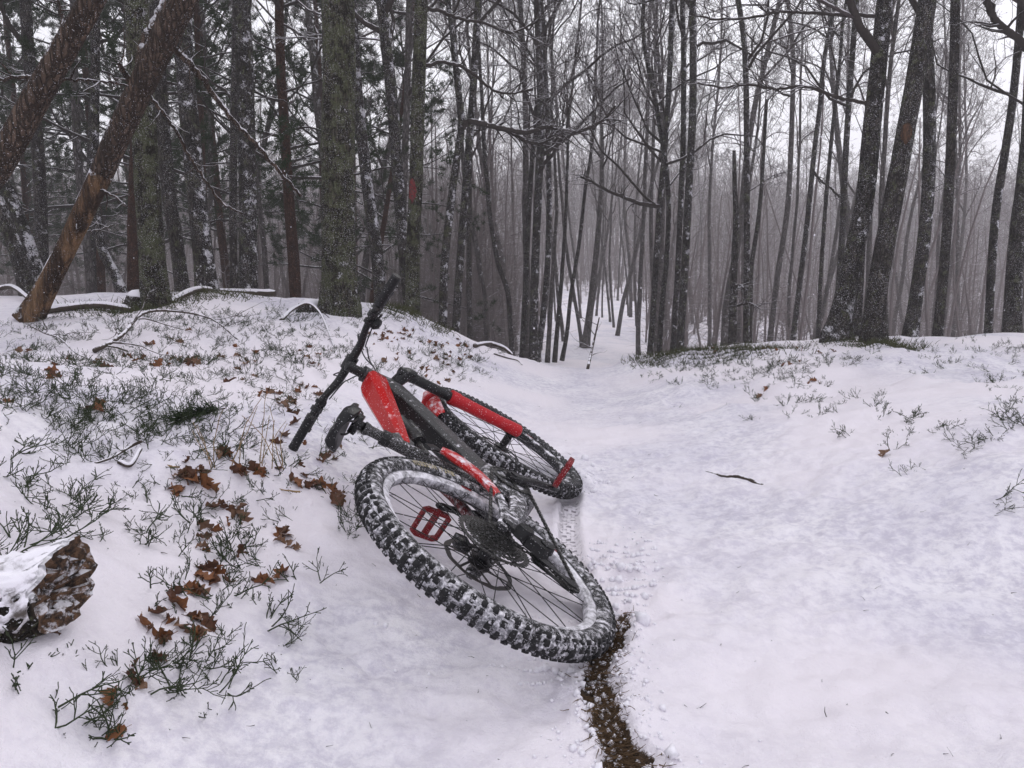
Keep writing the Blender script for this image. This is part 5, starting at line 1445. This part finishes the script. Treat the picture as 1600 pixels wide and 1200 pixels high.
    for i in order:
        if not keep[i]: continue
        lab, ind = items[i][:2]
        far = y[i] > 4.2
        k = int(rng.integers(12)) if rng.random() < .72 else 12 + int(rng.integers(6))
        s = rng.uniform(.55, 1.05) * (.78 if y[i] > 2.0 else .9); rz = rng.uniform(0, 6.28)
        if ind and n_ind < 295:
            o = link("bilberry_sprig", (protos + smalls)[k]); o.location = (x[i], y[i], z[i]); o.rotation_euler = (rng.normal(0, .15), rng.normal(0, .15), rz); o.scale = (s, s, s)
            tag(o, lab, "bilberry sprig", G + (": " + lab)[:0]); o["group"] = lab.replace("bilberry sprig", "bilberry sprigs"); n_ind += 1
        else:
            co, q = raw[k]; c_, s_ = math.cos(rz), math.sin(rz)
            R = np.array([[c_, -s_, 0], [s_, c_, 0], [0, 0, 1]]) * s
            stuff.quads(co @ R.T + np.array([x[i], y[i], z[i]]), q)
    o = stuff.build("bilberry_undergrowth", M['sprig'], None, 3.2); o["kind"] = "stuff"

    # fallen oak leaves
    lm = [leaf_mesh(rng).data("oak_leaf", 3.2) for _ in range(12)]
    for i, me in enumerate(lm): me.materials.append(M[('leaf', 'leaf_dark', 'leaf_pale')[i % 3]])
    lz = [("curled brown oak leaf in the big pile of leaves left of the rear wheel's top", [(300, 766, 20, 7, 9), (290, 772, 12, 4, 3)], 1.25),
          ("crumpled reddish oak leaf lying against the left of the rear tyre", [(480, 770, 14, 8, 6), (527, 786, 8, 6, 4), (510, 724, 14, 5, 5)], 1.2),
          ("brown oak leaf between the leaf pile and the saddle", [(345, 728, 12, 5, 3), (375, 755, 12, 6, 3), (420, 748, 10, 4, 2), (365, 815, 10, 5, 2), (470, 690, 30, 12, 4)], 1.1),
          ("brown oak leaf among sprigs in front of the big leaf pile", [(330, 855, 14, 10, 5), (460, 862, 10, 8, 3), (355, 815, 6, 5, 2), (450, 840, 8, 6, 2)], 1.0),
          ("dark brown oak leaf in the messy strip of leaves right of the snowy broken log", [(335, 915, 16, 8, 7), (290, 940, 14, 8, 4), (270, 980, 18, 5, 5), (310, 1005, 14, 14, 6), (250, 1012, 12, 10, 4), (255, 1040, 8, 10, 3)], .95),
          ("brown oak leaf lying half sunk in snow by itself in front of the rear wheel", [(412, 917, 7, 3, 2), (445, 905, 4, 3, 1)], 1.0),
          ("orange brown oak leaf by the broken log's dark underside", [(88, 1034, 3, 2, 1)], .75),
          ("small brown oak leaf near the photo's bottom left edge", [(205, 1108, 12, 5, 2), (215, 1075, 8, 8, 2), (180, 1190, 8, 4, 1)], .8),
          ("brown oak leaf on the left part of the left bank", [(82, 592, 8, 4, 3), (150, 633, 7, 3, 2), (12, 650, 4, 3, 1), (55, 552, 10, 4, 2), (155, 572, 10, 4, 2), (110, 562, 6, 3, 2)], 1.25),
          ("brown oak leaf around the arched fallen branch", [(250, 545, 40, 12, 6), (210, 575, 20, 5, 3), (310, 560, 30, 10, 5), (380, 570, 20, 10, 4), (275, 560, 10, 6, 2)], 1.2),
          ("brown oak leaf between the arched branch and the handlebar", [(370, 587, 12, 5, 3), (425, 610, 14, 6, 4), (480, 602, 12, 5, 4), (450, 628, 16, 6, 4), (455, 650, 6, 4, 2), (500, 555, 20, 16, 5)], 1.2),
          ("red brown oak leaf on the slope right of the handlebar", [(615, 535, 16, 6, 8), (650, 528, 14, 6, 5), (607, 558, 8, 4, 3), (590, 540, 12, 8, 3)], 1.2),
          ("dark brown oak leaf on the slope beyond the fork", [(700, 565, 16, 8, 9), (690, 545, 18, 6, 6), (660, 580, 16, 8, 6), (725, 540, 10, 5, 4), (680, 600, 16, 8, 4)], 1.15),
          ("single brown oak leaf alone on the right bank's snow", [(1380, 714, .5, .5, 1)], 1.15),
          ("brown oak leaf in the thicket on the right bank's edge", [(1090, 546, 14, 3, 3), (1240, 572, 16, 6, 3), (1195, 610, 6, 3, 2), (1275, 548, 16, 4, 3), (1210, 550, 10, 4, 2), (1270, 600, 10, 4, 2)], 1.2)]
    for lab, cl, sc in lz:
        for u, v, su, sv, n in cl:
            n = n if n == 1 else int(n * 1.5)
            x, y, hit = ground_many(rng.normal(u, su, n), rng.normal(v, sv, n)); z = height(x, y)
            for i in range(n):
                if not hit[i] or y[i] > 9 or (-.26 < x[i] < .3 and 1.3 < y[i] < 2.2): continue
                o = link("oak_leaf", lm[int(rng.integers(12))])
                s = sc * rng.uniform(.38, .80)
                o.location = (x[i], y[i], z[i] + .004 * s + rng.uniform(-.004, .008)); o.rotation_euler = (rng.normal(0, .7), rng.normal(0, .7), rng.uniform(0, 6.28)); o.scale = (s, s * rng.uniform(.7, 1.15), s)
                tag(o, lab, "leaf")
                if sum(q[4] for q in cl) > 1: o["group"] = "oak leaves: " + lab.replace("oak leaf", "oak leaves")
scatter()

def gp(u, v, dz=0.0):
    x, y, hit = ground_many([u], [v])
    if not hit[0]: y = np.array([7.4]); x = ray(u, v)[0] * y          # just over the crest
    return np.array([x[0], y[0], float(height(x, y)[0]) + dz])

def snow_cap(path, rad, parent, org, w=.9, hgt=.35, seed=0, n=9):
    """a ridge of snow lying along the upper side of a log"""
    rng = np.random.default_rng(seed); P = np.asarray(path); k = len(P)
    t = norm(np.gradient(P, axis=0)); s = norm(np.cross(t, np.array([0, 0, 1.0]))); up = np.cross(s, t)
    V = np.zeros((k, n, 3)); ph = np.linspace(-1, 1, n)
    for i in range(k):
        ww = w * (1 + .35 * vnoise(np.array([i * .45 + seed]), np.array([.3]))[0]); hh = hgt * (1 + 1.0 * vnoise(np.array([i * .37 + seed]), np.array([7.3]))[0])
        e = min(1, min(i, k - 1 - i) / 2.0)
        for j, q in enumerate(ph):
            a = q * ww * 1.25
            R = rad[i] * (1.004 + hh * e * (1 - abs(q) ** 2.5))
            V[i, j] = P[i] + s[i] * math.sin(a) * R + up[i] * math.cos(a) * R
    m = MB(); m.grid(V - org, False, False)
    return m.build("snow_cap", M['snow_cap'], parent, 3.2)

def dead_wood():
    rng = np.random.default_rng(8)
    # the bare leaning log, peeled orange near its foot
    def leaning(label, pts, ys, ws, mats, seed, capseg, twigs):
        W = np.array([at(u, v, y) for (u, v), y in zip(pts, ys)])
        k = 60; P = spline(W, k); yy = P[:, 1]
        r = np.interp(np.linspace(0, 1, k), np.linspace(0, 1, len(ws)), ws) / 2 * yy / 1150
        org = P[0].copy()
        root = tree_root("leaning_dead_tree", org, label, None, "dead tree")
        cut = int(k * mats[0])
        a = rough_trunk(np.random.default_rng(seed), P[:cut + 1] - org, r[:cut + 1], 26, .07, .12 if mats[3] else 0); a.build("lower_trunk", M[mats[1]], root, 3.2)
        b = rough_trunk(np.random.default_rng(seed), P[cut:] - org, r[cut:] * 1.03, 26, .05, 0); b.build("upper_trunk", M[mats[2]], root, 3.2)
        for c0, c1 in capseg:
            i0, i1 = int(c0 * k), int(c1 * k)
            snow_cap(P[i0:i1], r[i0:i1], root, org, .42, .16, seed, 7)
        for bp, by, w0, w1 in twigs:
            Q = spline(np.array([at(u, v, q) for (u, v), q in zip(bp, np.linspace(by[0], by[1], len(bp)))]) - org, 7 * len(bp))
            Q = Q + rng.normal(0, .004, Q.shape)
            m = MB(); m.tube(Q, np.linspace(w0, w1, len(Q)) / 2 * by[0] / 1150, 8)
            sel = rng.integers(3, len(Q) - 1, 5); dd = norm(Q[sel] - Q[sel - 1]); e = norm(np.cross(dd, rng.normal(0, 1, dd.shape)))
            tubes(m, grow(rng, Q[sel], dd * .5 + e, rng.uniform(.06, .22, 5), 4, .2, 0), np.full(5, .005), np.full(5, .002), 5)
            m.build("dead_branch", M['bark_log'], root, 3.2)
        return root
    leaning("bare dead log leaning to the right, bark peeled orange near its foot", [(42, 502), (62, 470), (100, 395), (150, 290), (190, 200), (235, 105), (285, 0), (310, -60)], (4.75, 4.75, 4.75, 4.72, 4.68, 4.62, 4.55, 4.5), (36, 30, 28, 31, 34, 36, 38, 38), (.46, 'bark_peeled', 'bark_log', 1), 31, [(.05, .3), (.36, .52), (.55, .75), (.78, .97)],
            [([(258, 66), (285, 88), (310, 115), (333, 148), (368, 192), (400, 225), (440, 272), (470, 305)], (4.6, 4.9), 11, 5), ([(232, 148), (262, 185), (290, 232), (320, 280), (345, 315), (378, 333)], (4.65, 5.0), 6, 3), ([(205, 130), (195, 115), (185, 100)], (4.62, 4.5), 10, 6), ([(150, 292), (175, 305), (200, 322)], (4.7, 4.6), 5, 2), ([(106, 352), (140, 360), (175, 352)], (4.7, 4.9), 3, 2), ([(215, 128), (225, 70), (250, 20), (262, -20)], (4.62, 4.9), 16, 12)])
    leaning("reddish brown dead log slanting across the photo's upper left corner", [(-190, 560), (-120, 430), (-40, 312), (10, 238), (60, 148), (110, 60), (150, -10), (175, -60)], (3.95, 3.92, 3.9, 3.88, 3.86, 3.84, 3.82, 3.8), (40, 40, 39, 38, 36, 34, 31, 29), (.3, 'bark_log', 'bark_log', 0), 32, [(.50, .66), (.7, .86)],
            [([(50, 160), (52, 125), (20, 122), (-30, 130)], (3.9, 4.0), 7, 5), ([(60, 142), (100, 126), (150, 126), (200, 134)], (3.86, 4.1), 5, 3), ([(108, 62), (100, 40), (92, 0)], (3.84, 3.9), 6, 4)])
    # the broken log in the lower left corner
    E = gp(98, 1022, .092); tdir = norm(np.array([.84, .40, .24])); k = 46
    P = E + tdir * np.linspace(-.62, .015, k)[:, None]
    P[:, 2] += .012 * np.sin(np.linspace(0, 5, k))
    org = E.copy(); org[2] -= .08
    root = tag(empty("broken_log"), "snow-covered broken log with a jagged brown end in the lower left corner", "log"); root.location = org
    n = 48; RL = .068
    t_ = np.tile(tdir, (k, 1)); s_ = norm(np.cross(t_, np.array([0, 0, 1.0]))); u_ = np.cross(s_, t_)
    th = np.arange(n) * 2 * PI / n
    jag = np.array([.05 * vnoise(np.array([a * .5]), np.array([2.2]))[0] + .022 * vnoise(np.array([a * 2.6]), np.array([6.2]))[0] for a in np.arange(n)])
    cut = -.040 * np.cos(th) + .020 * np.sin(th) + jag * .35        # the break runs aslant: longest on top and at the back
    def radius(i, ang):
        q = np.stack([np.cos(ang) * 2, np.sin(ang) * 2, np.full(len(ang), i * .25)], -1)
        return RL * (1 + .10 * np.sin(ang) + .22 * vnoise3(q) + .14 * vnoise3(q * 2.7) + .07 * vnoise3(q * 6))
    def slide(i, ang): return (np.interp(ang % (2 * PI), np.append(th, 2 * PI), np.append(cut, cut[0])) * np.clip((i - (k - 16)) / 15.0, 0, 1))[:, None]
    rows = []
    for i in range(k):
        rows.append(P[i] - org + s_[i] * (np.cos(th) * radius(i, th))[:, None] + u_[i] * (np.sin(th) * radius(i, th))[:, None] + t_[i] * slide(i, th))
    m = MB(); m.grid(np.array(rows), False); m.build("log", M['log_bark'], root, 3.2)
    rim_ = rows[-1]; cen = rim_.mean(0); rows2 = [rim_]
    for q in (.92, .82, .70, .57, .44, .30, .16, .03):
        d_ = np.array([.035 * vnoise(np.array([a * .7 + q * 13]), np.array([q * 7]))[0] + .012 * vnoise(np.array([a * 2.1 + q * 40]), np.array([q * 9]))[0] for a in np.arange(n)]) * min(1, (1 - q) * 4) - .035 * (1 - q)
        rows2.append(cen + (rim_ - cen) * q + t_[-1] * d_[:, None])
    m = MB(); m.grid(np.array(rows2), False)
    t = NT("torn_wood"); co = t.coord("Object"); nn = t.noise(60, 6, .72, co)
    c = t.mix(t.ramp(nn, .36, .66), (.012, .007, .005, 1), (.19, .100, .050, 1))
    mk = t.ramp(t.math('MULTIPLY_ADD', t.normal_dot((0, 0, 1)), .22, t.noise(80, 5, .7, co)), .54, .74)
    t.l(t.mix(mk, c, SNOW_COL), t.b.inputs["Base Color"]); t.b.inputs["Roughness"].default_value = .9; t.bump(nn, 1.0, .015)
    m.build("torn_end", t.m, root, .8)
    # the snow on it: thin and ragged, well down the near side
    nc = 60; V = []
    for i in range(k):
        lo = -.30 + .9 * vnoise(np.array([i * .30]), np.array([4.4]))[0] + .5 * vnoise(np.array([i * 1.1]), np.array([8.4]))[0]
        ang = np.linspace(lo, 2.5, nc); a = np.linspace(-1, 1, nc)
        prof = np.clip((1 - np.abs(a)) / .16, 0, 1)
        q = np.stack([np.cos(ang) * 4, np.sin(ang) * 4, np.full(nc, i * .3)], -1)
        hh = (.000 + .009 * np.clip(np.sin(ang), 0, 1) + .020 * vnoise3(q * 1.1) + .016 * vnoise3(q * 3) + .010 * vnoise3(q * 7)) * prof * min(1, (k - .8 - i) / 6) - .012 * (1 - prof)
        R = radius(i, ang) + hh
        V.append(P[i] - org + s_[i] * (np.cos(ang) * R)[:, None] + u_[i] * (np.sin(ang) * R)[:, None] + t_[i] * slide(i, ang) - t_[i] * .010)
    m = MB(); m.grid(np.array(V), False, False); m.build("snow_cap", M['dusting'], root, 3.2)
    # fallen stems and sticks
    def stick(name, label, pts, dzs, w0, w1, cat, mat='stick', cap=False, twigs=0, seed=0, px=True):
        rg = np.random.default_rng(seed)
        W = np.array([gp(u, v) for u, v in pts]); W[:, 2] += np.array(dzs)
        P = spline(W, 7 * len(pts)); k = len(P)
        r = np.linspace(w0, w1, k) / 2
        org = P[0].copy()
        root = tag(empty(name), label, cat); root.location = org
        rough_trunk(rg, P - org, r, 10, .10, 0).build("stem", M[mat], root, 3.2)
        if cap: snow_cap(P, r, root, org, .8, .45, seed, 7)
        if twigs:
            m = MB(); sel = rg.integers(2, k - 1, twigs); dd = norm(P[sel] - P[sel - 1]); e = norm(np.cross(dd, rg.normal(0, 1, dd.shape))); e[:, 2] = np.abs(e[:, 2]) * .5 - .25
            Q = grow(rg, P[sel] - org, norm(dd * .8 + e), rg.uniform(.12, .4, twigs), 6, .16, -.01)
            tubes(m, Q, np.maximum(r[sel] * .55, .002), np.full(twigs, .0013), 5)
            p2, d2, l2, r2 = kids(rg, Q, np.full(twigs, .2), np.full(twigs, .003), np.full(twigs, .0015), 3, .2, (.4, 1.), (.4, .9), .8)
            tubes(m, grow(rg, p2, d2, l2, 4, .2, 0), np.maximum(r2, .0014), np.full(len(r2), .001), 4)
            m.build("twig_crown", M[mat], root, 3.2)
        return root
    stick("fallen_branch", "long arched fallen branch with side twigs on the left bank", [(148, 553), (190, 541), (225, 525), (270, 517), (330, 521), (372, 532)], (.02, .06, .10, .11, .07, .0), .026, .007, "branch", twigs=9, seed=3)
    stick("fallen_branch", "curved snowy branch on the bank between the mossy trunk and the handlebar", [(440, 508), (458, 499), (482, 498), (502, 508), (522, 534)], (.0, .05, .08, .06, .0), .028, .008, "branch", cap=True, twigs=3, seed=4)
    stick("fallen_log", "snow-topped fallen stem on the left crest, its cut end to the right", [(262, 480), (310, 463), (345, 456), (390, 452), (430, 452)], (.0, .03, .05, .06, .07), .04, .055, "log", cap=True, seed=5)
    stick("fallen_log", "snow-covered thin log lying between the bare leaning log and the mossed trunk", [(72, 487), (110, 484), (160, 484), (205, 484)], (.03, .03, .04, .02), .05, .04, "log", cap=True, seed=6)
    stick("fallen_branch", "snowy curved branch at the photo's left edge behind the bare leaning log", [(-30, 470), (0, 466), (22, 467), (48, 480)], (.08, .10, .09, .02), .045, .03, "branch", cap=True, seed=7)
    stick("fallen_branch", "thin bent twig lying on the far left of the left bank", [(48, 512), (70, 528), (95, 545), (120, 560), (150, 570)], (.03, .05, .04, .03, .01), .012, .005, "branch", twigs=4, seed=8)
    stick("fallen_branch", "snow-topped dead branch on the slope where the left bank meets the path", [(742, 545), (765, 541), (785, 540), (800, 548)], (.02, .04, .05, .0), .04, .03, "branch", cap=True, seed=9)
    stick("fallen_branch", "thin dark stick lying beside the path's left edge below the crest", [(772, 556), (790, 560), (808, 565), (816, 572)], (.01, .015, .015, .0), .014, .008, "branch", seed=10)
    stick("buried_stick", "dark stick half buried in the open snow right of the front wheel", [(1098, 736), (1130, 741), (1155, 748), (1192, 756)], (-.006, .002, .006, -.008), .012, .020, "stick", seed=11)
    stick("fallen_branch", "snowy stick with stubs on the left bank in front of the pine sprig", [(186, 733), (205, 737), (222, 730)], (.006, .012, .03), .012, .010, "stick", cap=True, seed=12)
    stick("fallen_branch", "dark curved twig lying below the pine sprig on the left bank", [(150, 742), (175, 724), (205, 714), (222, 708)], (.0, .012, .02, .03), .006, .009, "stick", seed=13)
    stick("dead_sapling", "small dead sapling with forked stems at the end of the path", [(918, 579), (927, 555), (936, 530)], (.0, .25, .50), .03, .012, "sapling", twigs=6, seed=14)
    # snow-topped stumps near the trunks
    for u, v, rr, hh, lab in ((214, 480, .075, .10, "small snow-covered root stump left of the green mossed trunk"), (483, 486, .07, .06, "low snow-capped stump left of the thickest mossy trunk")):
        c = gp(u, v); root = tag(empty("tree_stump"), lab, "stump"); root.location = c
        P = np.array([[0, 0, -.05], [.005, 0, hh * .4], [.01, .01, hh * .8], [.012, .01, hh]])
        rough_trunk(rng, P, np.array([rr * 1.2, rr, rr * .95, rr * .9]), 16, .12, .3).build("stump", M['bark'], root, 3.2)
        m = MB(); th = np.linspace(0, 2 * PI, 18, endpoint=False)
        V = [np.stack([.012 + rr * k_ * np.cos(th) * (1 + .1 * np.sin(3 * th)), .01 + rr * k_ * np.sin(th), np.full(18, hh + dz)], -1) for k_, dz in ((1.02, -.02), (1.08, .0), (.95, .03), (.6, .045), (.1, .05))]
        m.grid(np.array(V)); m.build("snow_cap", M['snow_cap'], root, 3.2)
    # green pine sprig on the snow
    a, b = gp(262, 664), gp(352, 646); c = (a + b) / 2
    root = tag(empty("pine_sprig"), "green pine sprig lying on the snow of the left bank", "pine sprig"); root.location = c
    P = spline([b - c + [0, 0, .02], (a + b) / 2 - c + [0, .03, .025], a - c + [0, 0, .012]], 14)
    m = MB(); m.tube(P, np.linspace(.004, .002, 14), 6); m.build("stem", M['stick'], root)
    m = MB(); n = 420; f = rng.uniform(.2, 1, n) * 12; i = f.astype(int); p = P[i]; d = norm(P[i + 1] - P[i])
    dr = norm(d * 1.0 + rng.normal(0, .55, (n, 3)) + np.array([0, 0, .1])); sv = norm(np.cross(dr, rng.normal(0, 1, (n, 3)))) * .0022
    V = np.stack([p - sv, p + sv, p + dr * rng.uniform(.04, .075, (n, 1))], 1).reshape(-1, 3); m.add(V, [np.arange(len(V)).reshape(-1, 3)])
    m.build("needles", M['needle'], root, None)
    # dry grass stalks
    for u, v, n, lab in ((345, 755, 6, "tall dry tan grass stalks standing left of the saddle"), (420, 740, 7, "thin dry grass stalks behind the crumpled leaves by the rear tyre"), (262, 752, 4, "bent tan grass blades left of the leaf pile"), (452, 781, 3, "flat tan grass blades pointing at the rear tyre's leaves")):
        c = gp(u, v); m = MB()
        flat = n < 5
        az = rng.uniform(0, 6.28, n) if not flat else rng.normal(PI * .9, .35, n); el = rng.uniform(1.0, 1.5, n) if not flat else rng.uniform(.05, .3, n)
        D = np.stack([np.cos(az) * np.cos(el), np.sin(az) * np.cos(el), np.sin(el)], -1)
        Q = grow(rng, rng.normal(0, .02, (n, 3)) * [1, 1, 0], D, rng.uniform(.10, .26, n) * (1 if not flat else .55), 7, .10, -.03)
        tubes(m, Q, np.full(n, .0016 if not flat else .003), np.full(n, .0008), 4)
        o = m.build("dry_grass", M['straw'], None, 3.2); o.location = c; tag(o, lab, "grass", None, "stuff")
dead_wood()

def low_stuff():
    rng = np.random.default_rng(14)
    # moss, heather and grass along the crests
    m = MB()
    U, V = [], []
    for u, v, su, sv, n in ((1080, 551, 60, 6, 1500), (1010, 560, 24, 6, 520), (1180, 547, 40, 6, 500), (1390, 541, 26, 4, 700), (1350, 535, 40, 3, 400), (180, 483, 40, 4, 500), (660, 492, 26, 5, 900), (700, 512, 18, 6, 500), (250, 478, 30, 4, 400), (330, 466, 40, 4, 400), (620, 488, 20, 4, 300)):
        U.append(rng.normal(u, su, n)); V.append(rng.normal(v, sv, n))
    x, y, hit = ground_many(np.concatenate(U), np.concatenate(V))
    x, y = x[hit & (y < 9)], y[hit & (y < 9)]; z = height(x, y); n = len(x)
    az = rng.uniform(0, 6.28, n); D = np.stack([np.cos(az) * .7, np.sin(az) * .7, rng.uniform(.4, 1.2, n)], -1)
    Q = grow(rng, np.stack([x, y, z - .005], -1), norm(D), rng.uniform(.03, .085, n), 2, .2, 0)
    tubes(m, Q, rng.uniform(.002, .004, n), np.full(n, .0008), 3)
    o = m.build("crest_grass", M['grass_dark'], None, 3.2); o["kind"] = "stuff"
    # flattened grass and roots in the scraped strip
    m = MB(); n = 2600
    t_ = rng.uniform(0, len(SOIL_LINE) - 1.001, n); i = t_.astype(int); f = (t_ - i)[:, None]
    p = SOIL_LINE[i] * (1 - f) + SOIL_LINE[i + 1] * f; w = np.array(SOIL_W)[i]
    p = p + rng.normal(0, 1, (n, 2)) * w[:, None] * .55
    z = height(p[:, 0], p[:, 1])
    az = rng.normal(-1.2, 1.0, n); D = np.stack([np.cos(az), np.sin(az), rng.uniform(-.1, .5, n)], -1)
    Q = grow(rng, np.stack([p[:, 0], p[:, 1], z], -1), norm(D), rng.uniform(.015, .05, n), 3, .25, 0)
    tubes(m, Q, rng.uniform(.0006, .0016, n), np.full(n, .0004), 3)
    o = m.build("scraped_grass", M['soil_grass'], None, 3.2); o["kind"] = "stuff"
    # crumbs of snow thrown out beside the strip and round the tyres
    m = MB()
    base = np.array([[0, 0, 1], [.9, 0, .2], [.2, .9, .1], [-.8, .4, .1], [-.6, -.7, .2], [.4, -.8, .1], [0, 0, -.8]], float)
    faces = np.array([[0, 1, 2], [0, 2, 3], [0, 3, 4], [0, 4, 5], [0, 5, 1], [6, 2, 1], [6, 3, 2], [6, 4, 3], [6, 5, 4], [6, 1, 5]])
    def crumbs(x, y, s):
        z = height(x, y)
        for a, b, c, q in zip(x, y, z, s):
            m.add((base * rng.uniform(.7, 1.3, (7, 3))) @ np.array(Euler(rng.uniform(0, 6, 3)).to_matrix()).T * q + np.array([a, b, c + q * .3]), [faces])
    n = 900; t_ = rng.uniform(0, len(SOIL_LINE) - 1.001, n); i = t_.astype(int); f = (t_ - i)[:, None]
    p = SOIL_LINE[i] * (1 - f) + SOIL_LINE[i + 1] * f + rng.normal(0, 1, (n, 2)) * np.array(SOIL_W)[i][:, None] * 1.5
    crumbs(p[:, 0], p[:, 1], rng.gamma(2.0, .0015, n) + .001)
    for u, v, su, sv, n, s in ((985, 905, 22, 28, 260, .005), (930, 880, 14, 16, 110, .004), (925, 752, 14, 12, 70, .006), (880, 1050, 40, 12, 160, .004), (800, 1000, 100, 40, 60, .0025)):
        x, y, hit = ground_many(rng.normal(u, su, n), rng.normal(v, sv, n)); crumbs(x, y, rng.gamma(2.0, s / 2, n) + .001)
    o = m.build("snow_crumbs", M['snow_lump'], None, 3.2); o["kind"] = "stuff"
    # dark specks, needles and bits of bark on the snow
    m = MB(); n = 420
    U = np.concatenate([rng.uniform(-20, 1620, 140), rng.normal(480, 200, 280)]); V = np.concatenate([rng.uniform(540, 1200, 140), rng.normal(640, 90, 280)])
    x, y, hit = ground_many(U, V); ok = hit & (y < 8.5); x, y = x[ok], y[ok]; z = height(x, y); n = len(x); az = rng.uniform(0, 6.28, n)
    Q = grow(rng, np.stack([x, y, z + .001], -1), np.stack([np.cos(az), np.sin(az), rng.uniform(-.05, .5, n)], -1), rng.uniform(.004, .022, n), 2, .2, 0)
    tubes(m, Q, rng.uniform(.0006, .0016, n), np.full(n, .0005), 3)
    o = m.build("needle_litter", M['stick'], None, 3.2); o["kind"] = "stuff"
    # snow falling through the air
    m = MB(); n = 800
    y = np.sqrt(rng.uniform(1.1 ** 2, 13 ** 2, n)); x = rng.uniform(-.85, .85, n) * y; zz = CAM_Z + rng.uniform(-.25, .42, n) * y
    s = rng.uniform(.0016, .0042, n) * np.clip(y / 4, .5, 1.5)
    g = height(x, y, False); keep = zz > g + .1
    oc = np.array([[1, 0, 0], [-1, 0, 0], [0, 1, 0], [0, -1, 0], [0, 0, 1], [0, 0, -1.0]]); of = np.array([[0, 2, 4], [2, 1, 4], [1, 3, 4], [3, 0, 4], [2, 0, 5], [1, 2, 5], [3, 1, 5], [0, 3, 5]])
    for a, b, c, q in zip(x[keep], y[keep], zz[keep], s[keep]):
        m.add(oc * q * rng.uniform(.7, 1.4, (6, 1)) @ np.array(Euler(rng.uniform(0, 6, 3)).to_matrix()).T + np.array([a, b, c]), [of])
    o = m.build("falling_snow", M['snow_lump'], None, 3.2); o["kind"] = "stuff"
low_stuff()
